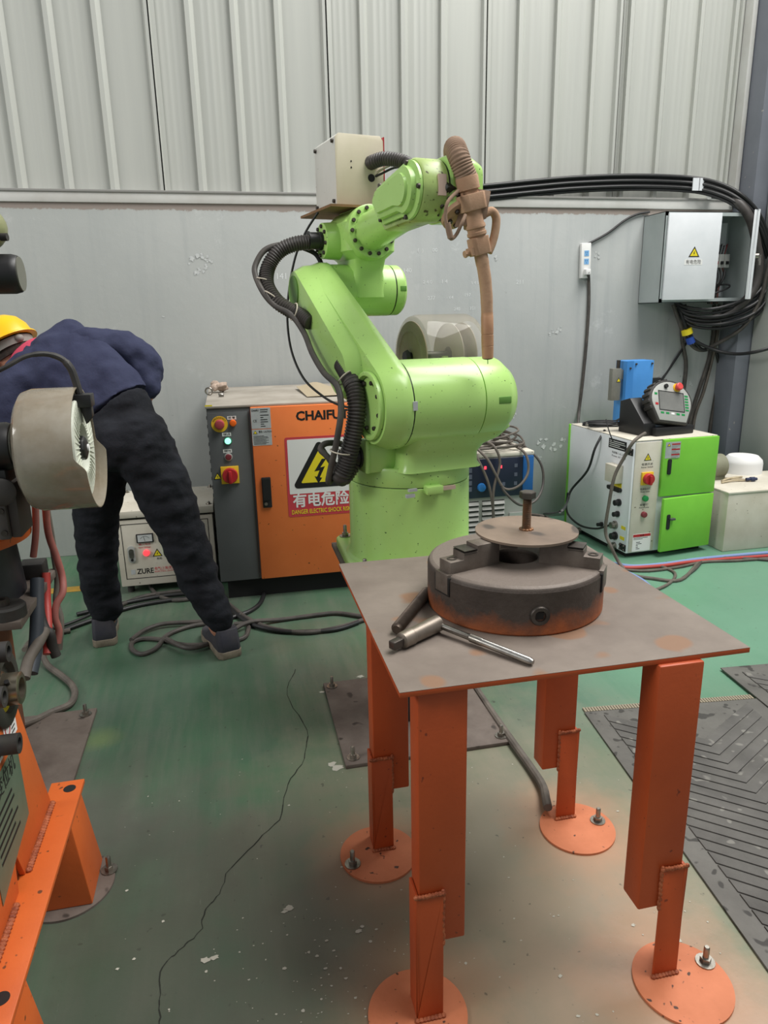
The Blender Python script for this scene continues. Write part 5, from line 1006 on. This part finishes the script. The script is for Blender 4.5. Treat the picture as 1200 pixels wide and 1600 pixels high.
for i in range(44):
    a = 2*PI*i/44; MB().box((DX1-.006, -.0014, .07), (DX1+.0005, .0014, .128), Matrix.Translation((0, DYc, DZc)) @ Matrix.Rotation(a, 4, 'X')).build('spool_rib', mat('spool_white', '#cfd3c6', .6), spl, smooth=False)
hb_ = MB().lathe((DX1-.03, DYc, DZc), (1, 0, 0), [(0, .034), (.028, .034), (.032, .03), (.036, .016)], 8).build('hub_nut', BLACKP, d2, bevel=.002); MB().cyl((DX1+.004, DYc, DZc), (DX1+.010, DYc, DZc), .010, n=16).build('hub_cap', WHT, hb_)
MB().box((DX1-.02, 2.02, 1.178), (DX1+.035, 2.075, 1.212)).prism([(DX1+.012, 2.04, 1.13), (DX1+.03, 2.04, 1.15), (DX1+.03, 2.04, 1.18), (DX1+.0, 2.04, 1.18)], (0, .03, 0)).build('wire_guide', BLACKP, d2, bevel=.003)
MB().box((-.66, 2.04, 1.05), (DX0+.015, 2.06, 1.08)).build('drum_axle', DSTEEL, d2)
tag(MB().tube([on_y(-25, 590, 2.0), on_y(10, 573, 2.0), on_y(40, 557, 2.02), on_y(70, 553, 2.04), on_y(95, 560, 2.05), on_y(110, 575, 2.05), on_y(118, 595, 2.05), on_y(124, 615, 2.05)], [.006, .006, .006, .007, .008, .010, .010, .010], 10).build('wire_liner', BLACKR), 'black wire liner hose arching from the left spool drum', 'hose')
# loose cables beside the left pedestal
lc_ = [([(70, 770, 2.3), (75, 830, 2.32), (88, 870, 2.33), (97, 900, 2.33), (98, 925, 2.3), (88, 945, 2.28), (86, 965, 2.27), (92, 985, 2.27), (90, 1005, 2.26)], PINKH, .011, 'pinkish cable hanging beside the left pedestal'),
 ([(55, 780, 2.25), (56, 830, 2.25), (52, 870, 2.25)], PINKH, .010, 'pinkish cable stub hanging behind the orange turntable'),
 ([(72, 790, 2.4), (82, 850, 2.42), (90, 905, 2.42), (88, 940, 2.4), (95, 970, 2.38), (92, 1015, 2.36)], CABLEG, .011, 'grey cable hanging behind the pinkish one'),
 ([(72, 895, 2.32), (73, 940, 2.28), (75, 985, 2.2), (74, 1022, 2.15)], REDH, .013, 'bright red hose hanging under the left pedestal plate'),
 ([(60, 905, 2.25), (62, 955, 2.2), (70, 983, 2.17), (78, 990, 2.16), (82, 1010, 2.16), (88, 1025, 2.16)], BLACKR, .015, 'thick black hose bent by a tie under the pedestal plate'),
 ([(58, 905, 2.22), (58, 965, 2.15), (55, 1015, 2.1), (48, 1052, 2.05)], mat('slate_hose', '#3a4048', .5), .02, 'thick slate hose hanging under the left pedestal plate'),
 ([(70, 985, 2.15), (60, 1005, 2.1), (45, 1030, 2.05), (38, 1060, 2.0)], CABLEG, .016, 'thick grey cable slanting down behind the slate hose')]
for pts, m_, r, lb in lc_: tag(MB().tube([on_y(*p) for p in pts], r, 16).build('hanging_cable', m_), lb, 'cable')
tag(MB().tube([on_z(66, 1022, .05), on_z(75, 1040, .015), on_z(95, 1055, .014), on_z(112, 1070, .014), on_z(117, 1085, .014), on_z(108, 1101, .014), on_z(80, 1113, .014), on_z(55, 1125, .02), on_z(35, 1132, .03)], .013, 10).build('floor_cable', CABLEG), 'grey cable curling on the floor by the left steel plate', 'cable')
tag(MB().tube([on_z(38, 1015, .05), on_z(50, 1000, .02), on_z(75, 992, .012), on_z(110, 985, .012)], .011, 8).build('floor_cable', CABLEG), 'short grey cable end behind the left hoses', 'cable')
# positioner
po = thing('welding_positioner', 'orange welding positioner stand with nameplate in the left foreground', 'positioner', (-.55, 1.4, 0))
fr_ = MB().box((-.525, 1.05, .238), (-.444, 1.735, .25)).build('base_frame', OR_M, po, bevel=.002)
for y in (1.70, 1.105): MB().cyl((-.474, y, .2475), (-.474, y, .2505), .015, n=24).build('mounting_hole', BLK, fr_)
for y0, y1, dy in ((1.575, 1.705, 1.655), (1.04, 1.16, 1.09)):
    b_ = MB().loft([[Vector(p) for p in ((-.60, y0-.01, .006), (-.425, y0-.01, .006), (-.425, y1+.015, .006), (-.60, y1+.015, .006))], [Vector(p) for p in ((-.56, y0, .238), (-.450, y0, .238), (-.450, y1, .238), (-.56, y1, .238))]]).build('leg', OR_M, po, bevel=.004)
    d_ = MB().lathe((-.50, dy-.01, 0), (0, 0, 1), [(0, .115), (.006, .115)], 48).build('foot_disc', RUSTPL, po); inst('anchor_bolt', ANCHOR, Matrix.Translation((-.402, dy+.02, .006)), d_)
MB().box((-.70, 1.06, .17), (-.535, 1.72, .238)).build('channel', OR_M, po, bevel=.004)
PX = -.508
pnl = MB().prism([(PX, 1.05, .25), (PX, 1.30, .25), (PX, 1.36, .25), (PX, 1.375, .34), (PX, 1.41, .25), (PX, 1.655, .25), (PX, 1.52, .64), (PX, 1.05, .64)], (-.012, 0, 0)).build('side_panel', OR_M, po, bevel=.002)
MB().prism([(PX-.012, 1.60, .25), (PX-.012, 1.645, .25), (PX-.012, 1.51, .64), (PX-.012, 1.47, .64)], (-.16, 0, 0)).build('back_plate', RUSTO, po, bevel=.002)
MB().box((PX-.18, 1.05, .25), (PX-.1, 1.5, .64)).build('inner_casing', OR_M, po, bevel=.004)
wm = MB()
for i in range(26): wm.sphere((PX+.004, 1.42+.225*i/25, .253), (.009, .007, .006), 8, 5)
wm.build('weld_seam', WELD, po); wm = MB()
for i in range(26): wm.sphere((PX+.004, 1.08+.24*i/25, .253), (.009, .007, .006), 8, 5)
wm.build('weld_seam', WELD, po)
PNF = frame((PX+.0005, 0, 0), (0, 1, 0), (0, 0, 1))                 # normal faces +x
np2 = MB(PNF).prism([(1.27, .30, 0), (1.49, .345, 0), (1.49, .53, 0), (1.27, .53, 0)], (0, 0, .001)).build('nameplate', NPL, pnl)
text('变位机', .045, PNF, (1.40, .50, .001), BLK, np2, width=.12)
lines(PNF, 1.30, .36, 1.47, .47, 6, np2, frac=(.3, .8))
for y0, y1 in ((1.43, 1.51), (1.33, 1.405)):
    st = MB(PNF).box((y0, .545, 0), (y1, .632, .001)).build('warning_sticker', WHT, pnl); MB(PNF).box((y0, .608, .001), (y1, .632, .0015)).build('yellow_band', YELS, st); MB(PNF).ring((y0+.024, .580, .001), (0, 0, 1), .0006, .017, .013, 24).build('red_circle', RED, st); lines(PNF, y0+.045, .552, y1-.004, .60, 5, st)
bh = thing('bearing_housing', 'black flanged bearing with steel collar on the left positioner', 'bearing', (-.55, 1.47, .64))
MB().lathe((-.585, 1.475, .665), (1, 0, 0), [(0, .11), (.04, .11), (.048, .10), (.05, .09), (.082, .084), (.088, .075), (.088, .055), (.075, .05)], 48).build('housing', mat('black_cast_iron', '#33332f', .55, .2, '#44433d', 14, .06, 80), bh)
cl2 = MB().lathe((-.512, 1.475, .66), (1, 0, 0), [(0, .045), (.004, .034), (.038, .034), (.04, .031), (.04, .022), (.01, .022)], 36, caps=False).build('steel_collar', mat('brass_steel', '#a39a88', .3, .9, '#857c6c', 16), bh); MB().cyl((-.49, 1.452, .684), (-.49, 1.446, .692), .005, n=12).build('grub_hole', BLK, cl2)
for y, z in ((1.43, .765), (1.40, .575), (1.365, .70)): MB().lathe((-.525, y, z), (1, 0, 0), [(0, .021), (.055, .021), (.055, .012), (.045, .012)], 20).build('socket_bolt', BLACKR, bh)
MB().lathe((-.525, 1.44, .725), (0, 0, 1), [(0, .008), (.012, .008), (.014, .011), (.02, .011), (.024, .006)], 14).build('grease_nipple', ZINC, bh)
# ================================================================== the worker
def ring_e(c, a, b, n=20): return [Vector(c)+Vector(a)*math.cos(2*PI*i/n)+Vector(b)*math.sin(2*PI*i/n) for i in range(n)]
def limb(mb, pts, rs):
    P = smooth_path(pts, 6); m_ = len(P); rr = []
    for i in range(m_):
        t = i/(m_-1)*(len(rs)-1); k = min(int(t), len(rs)-2); rr.append(rs[k]+(rs[k+1]-rs[k])*(t-k))
    mb.tube(P, rr, 18, raw=True); mb.sphere(P[0], rr[0]*.98, 14, 8); mb.sphere(P[-1], rr[-1]*.98, 14, 8)
def fuse(mb, name, m_, parent, vox, smooth=6, wr=0.0, wsc=12, stretch=None):
    me = mb.mesh('tmp'); o = bpy.data.objects.new('tmp', me); COL.objects.link(o)
    r = o.modifiers.new('r', 'REMESH'); r.mode = 'VOXEL'; r.voxel_size = vox; s_ = o.modifiers.new('s', 'SMOOTH'); s_.iterations = smooth; s_.factor = .5
    dg = bpy.context.evaluated_depsgraph_get(); me2 = bpy.data.meshes.new_from_object(o.evaluated_get(dg)); bpy.data.objects.remove(o)
    if wr:
        nn = [v.normal.copy() for v in me2.vertices]
        for v, n_ in zip(me2.vertices, nn):
            q = v.co*wsc
            if stretch: q = Vector((v.co.x*stretch[0], v.co.y*stretch[1], v.co.z*stretch[2]))
            v.co = v.co+n_*wr*(noise.noise(q)+.5*noise.noise(q*2.1)-.6*abs(noise.noise(q*1.3+Vector((5, 3, 1)))))
    inv = W[parent].inverted()
    for v in me2.vertices: v.co = inv @ v.co
    me2.polygons.foreach_set('use_smooth', [True]*len(me2.polygons)); me2.materials.clear(); me2.materials.append(m_); me2.name = name
    o = bpy.data.objects.new(name, me2); COL.objects.link(o); o.parent = parent; W[o] = W[parent]; return o
q = on_z(341, 613, TOPZ); rg = MB()
for i in range(22): rg.sphere(q+Vector((random.gauss(0, .022), random.gauss(0, .018), .022+random.uniform(-.006, .026))), (random.uniform(.016, .028), random.uniform(.016, .026), random.uniform(.012, .018)), 10, 6)
rgt = thing('crumpled_rag', 'small crumpled beige rag on the orange cabinet', 'rag', (q.x, q.y, TOPZ)); fuse(rg, 'rag_cloth', mat('rag', '#b9a595', .9, 0, '#8f7d70', 30, .3, 60), rgt, .005, 3, .008, 40)
pe = thing('person', 'person in navy shirt, black jeans and yellow helmet bending over', 'person', (-.38, 3.03, 0))
LH, RH = Vector((-.515, 3.07, .93)), Vector((-.365, 2.99, .94)); LK, LA = Vector((-.60, 3.13, .53)), Vector((-.615, 3.165, .10)); RK, RA = Vector((-.235, 2.955, .53)), Vector((-.117, 2.90, .115))
T = [Vector((-.44, 3.03, .96)), Vector((-.465, 3.06, 1.05)), Vector((-.54, 3.11, 1.13)), Vector((-.63, 3.18, 1.19)), Vector((-.715, 3.24, 1.23)), Vector((-.79, 3.29, 1.255))]
RS, LS = Vector((-.565, 3.22, 1.30)), Vector((-.825, 3.16, 1.16))
RE, RW = Vector((-.325, 3.20, 1.225)), Vector((-.36, 3.12, 1.05)); LE, LWr = Vector((-.90, 3.12, .95)), Vector((-.98, 3.30, .80))
HC = Vector((-.885, 3.36, 1.275)); hup = Vector((-.42, .22, .88)).normalized()
wd = [Vector((.16, -.06, .0)), Vector((.165, -.05, .03)), Vector((.175, -.03, .06)), Vector((.19, -.01, .10)), Vector((.185, .0, .11)), Vector((.09, .0, .06))]
dep = [.115, .115, .115, .12, .115, .08]
def torso(mb, k, i0=0, i1=6):
    rs = []
    for i in range(i0, i1):
        t = (T[min(i+1, 5)]-T[max(i-1, 0)]).normalized(); a = wd[i]-t*wd[i].dot(t); a = a.normalized()*wd[i].length*k; b = t.cross(a).normalized()*dep[i]*k; rs.append(ring_e(T[i], a, b))
    # refine
    fine = []
    for i in range(len(rs)-1):
        for j in range(4): fine.append([p.lerp(q, j/4) for p, q in zip(rs[i], rs[i+1])])
    fine.append(rs[-1]); mb.loft(fine); c = sum(fine[0], Vector())/20; e_ = sum(fine[-1], Vector())/20
# body (skin): one continuous figure
bd_ = MB(); torso(bd_, .68); limb(bd_, [T[5], Vector((-.83, 3.325, 1.265)), HC-hup*.05], [.06, .055, .055])
for a_, b_, c_ in ((LH, LK, LA), (RH, RK, RA)): limb(bd_, [a_, b_, c_], [.075, .055, .04])
for s_, e_, w_ in ((RS, RE, RW), (LS, LE, LWr)): limb(bd_, [s_, e_, w_], [.05, .04, .03])
R_h = hup.to_track_quat('Z', 'Y').to_matrix()
bd_.sphere(HC, (.078, .095, .115), 20, 14, R_h); fwd_h = Vector((-.55, .75, -.45)); fwd_h = (fwd_h-hup*fwd_h.dot(hup)).normalized(); side_h = hup.cross(fwd_h)
bd_.sphere(HC+fwd_h*.095-hup*.02, (.016, .016, .024), 10, 6); bd_.sphere(HC+fwd_h*.06-hup*.09, .035, 12, 8)
for sg_ in (-1, 1): bd_.sphere(HC+side_h*sg_*.08-hup*.015, (.012, .02, .03), 10, 6)
def hand(mb, wr_, d_, palm_n):
    d_ = d_.normalized(); s_ = d_.cross(palm_n).normalized(); limb(mb, [wr_, wr_+d_*.05, wr_+d_*.085], [.028, .034, .034])
    for i, L_ in enumerate((.065, .075, .07, .055)):
        b_ = wr_+d_*.085+s_*(.03-.02*i); limb(mb, [b_, b_+d_*L_*.5-palm_n*-.006, b_+d_*L_*.85+palm_n*.02], [.0095, .009, .0075])
    b_ = wr_+d_*.03+s_*.03; limb(mb, [b_, b_+s_*.03+d_*.03, b_+s_*.035+d_*.06+palm_n*.012], [.012, .011, .009])
hand(bd_, RW, Vector((-.03, -.05, -.12)), Vector((-.8, .5, 0)).normalized()); hand(bd_, LWr, Vector((-.05, .12, -.12)), Vector((.3, .6, .5)).normalized())
fuse(bd_, 'body', SKIN, pe, .008, 4)
jk = MB(); torso(jk, 1.0, 1, 6)
jk.sphere(RS+Vector((-.03, 0, -.02)), .095, 16, 10); sl_ = MB(); limb(sl_, [RS+Vector((-.02, 0, -.01)), RS.lerp(RE, .5)+Vector((.0, 0, .02)), RE+Vector((-.01, 0, .0)), RE.lerp(RW, .6)], [.092, .082, .074, .062]); fuse(sl_, 'sleeve', NAVY, pe, .010, 6, .012, 14); limb(jk, [T[4], LS, LE, LE.lerp(LWr, .6)], [.10, .085, .07, .06])
fuse(jk, 'shirt', NAVY, pe, .010, 8, .012, 10)
tr_ = MB(); torso(tr_, .95, 0, 2)
tr_.sphere((-.435, 3.0, .93), (.175, .135, .13), 20, 12, Matrix.Rotation(math.radians(-25), 3, 'Z'))
limb(tr_, [LH+Vector((.01, 0, .0)), LH.lerp(LK, .5)+Vector((-.01, -.01, 0)), LK, LK.lerp(LA, .5)+Vector((-.012, 0, 0)), LA+Vector((0, 0, .05))], [.125, .11, .094, .084, .074])
limb(tr_, [RH+Vector((-.01, 0, 0)), RH.lerp(RK, .5), RK, RK.lerp(RA, .5), RA+Vector((0, 0, .055))], [.13, .118, .098, .082, .07])
fuse(tr_, 'trousers', JEANS, pe, .010, 5, .012, 10, (9, 9, 16))
MB().loft([ring_e(T[5]+Vector((.012, -.008, -.004)), (.11, .0, .075), (.02, -.085, .05)), ring_e(T[5]+Vector((-.03, .02, .015)), (.085, .0, .06), (.02, -.075, .04)), ring_e(T[5]+Vector((-.045, .03, .022)), (.072, .0, .05), (.015, -.06, .035))]).build('collar', PINKC, pe)
hr = MB().sphere(HC+hup*.012-fwd_h*.012, (.084, .096, .112), 22, 14, R_h, lo=-.35).build('hair', HAIR, pe)
hel = MB(); hcn = HC+hup*.035
def hring(h, r, k=0): return [hcn+hup*h+(fwd_h*math.cos(2*PI*i/36)*1.16+side_h*math.sin(2*PI*i/36))*r+(fwd_h*k*max(0, math.cos(2*PI*i/36))) for i in range(36)]
hel.loft([hring(.0, .100), hring(.0, .122, .03), hring(.006, .121, .028), hring(.012, .110), hring(.05, .104), hring(.085, .086), hring(.108, .058), hring(.118, .02)], caps=False); hel.add(hring(.118, .02), [tuple(range(36))]); helo = hel.build('safety_helmet', HELM, pe, ang=50)
MB().loft([hring(-.035, .091), hring(-.035, .094), hring(-.005, .099), hring(-.005, .096), hring(-.035, .091)], caps=False).build('helmet_band', mat('band_grey', '#8a8780', .6), helo); MB().sphere(hcn-fwd_h*.108-hup*.018, (.02, .02, .018), 12, 8).build('band_knob', mat('band_grey', '#8a8780', .6), helo)
def shoe(c, dirv, par):
    d_ = Vector(dirv).normalized(); s_ = Vector((d_.y, -d_.x, 0)); c = Vector(c)
    prof = [(-.075, .038), (-.055, .052), (0, .052), (.06, .048), (.12, .056), (.17, .054), (.21, .042), (.228, .018)]
    out = [c+d_*a+s_*b for a, b in prof]+[c+d_*a-s_*b for a, b in prof[::-1]]
    MB().prism([p+Vector((0, 0, .0)) for p in out], (0, 0, .034)).build('sole', SOLE, par, bevel=.004)
    u_ = MB()
    u_.loft([[c+d_*(a)*.97+s_*b*.96+Vector((0, 0, .030)) for a, b in prof]+[c+d_*a*.97-s_*b*.96+Vector((0, 0, .030)) for a, b in prof[::-1]],
             [c+d_*(a*.93)+s_*b*.93+Vector((0, 0, .065-.1*max(0, a-.08))) for a, b in prof]+[c+d_*(a*.93)-s_*b*.93+Vector((0, 0, .065-.1*max(0, a-.08))) for a, b in prof[::-1]],
             [c+d_*(a*.55-.012)+s_*b*.85+Vector((0, 0, .125-.25*max(0, a-.02))) for a, b in prof]+[c+d_*(a*.55-.012)-s_*b*.85+Vector((0, 0, .125-.25*max(0, a-.02))) for a, b in prof[::-1]]]).build('shoe_upper', SHOE, par, bevel=.006)
for c_, dv in (((-.632, 3.165, 0), (-.12, 1, 0)), ((-.098, 2.905, 0), (-.35, 1, 0))):
    e_ = bpy.data.objects.new('shoe', None); COL.objects.link(e_); e_.parent = pe; W[e_] = W[pe]; shoe(c_, dv, e_)
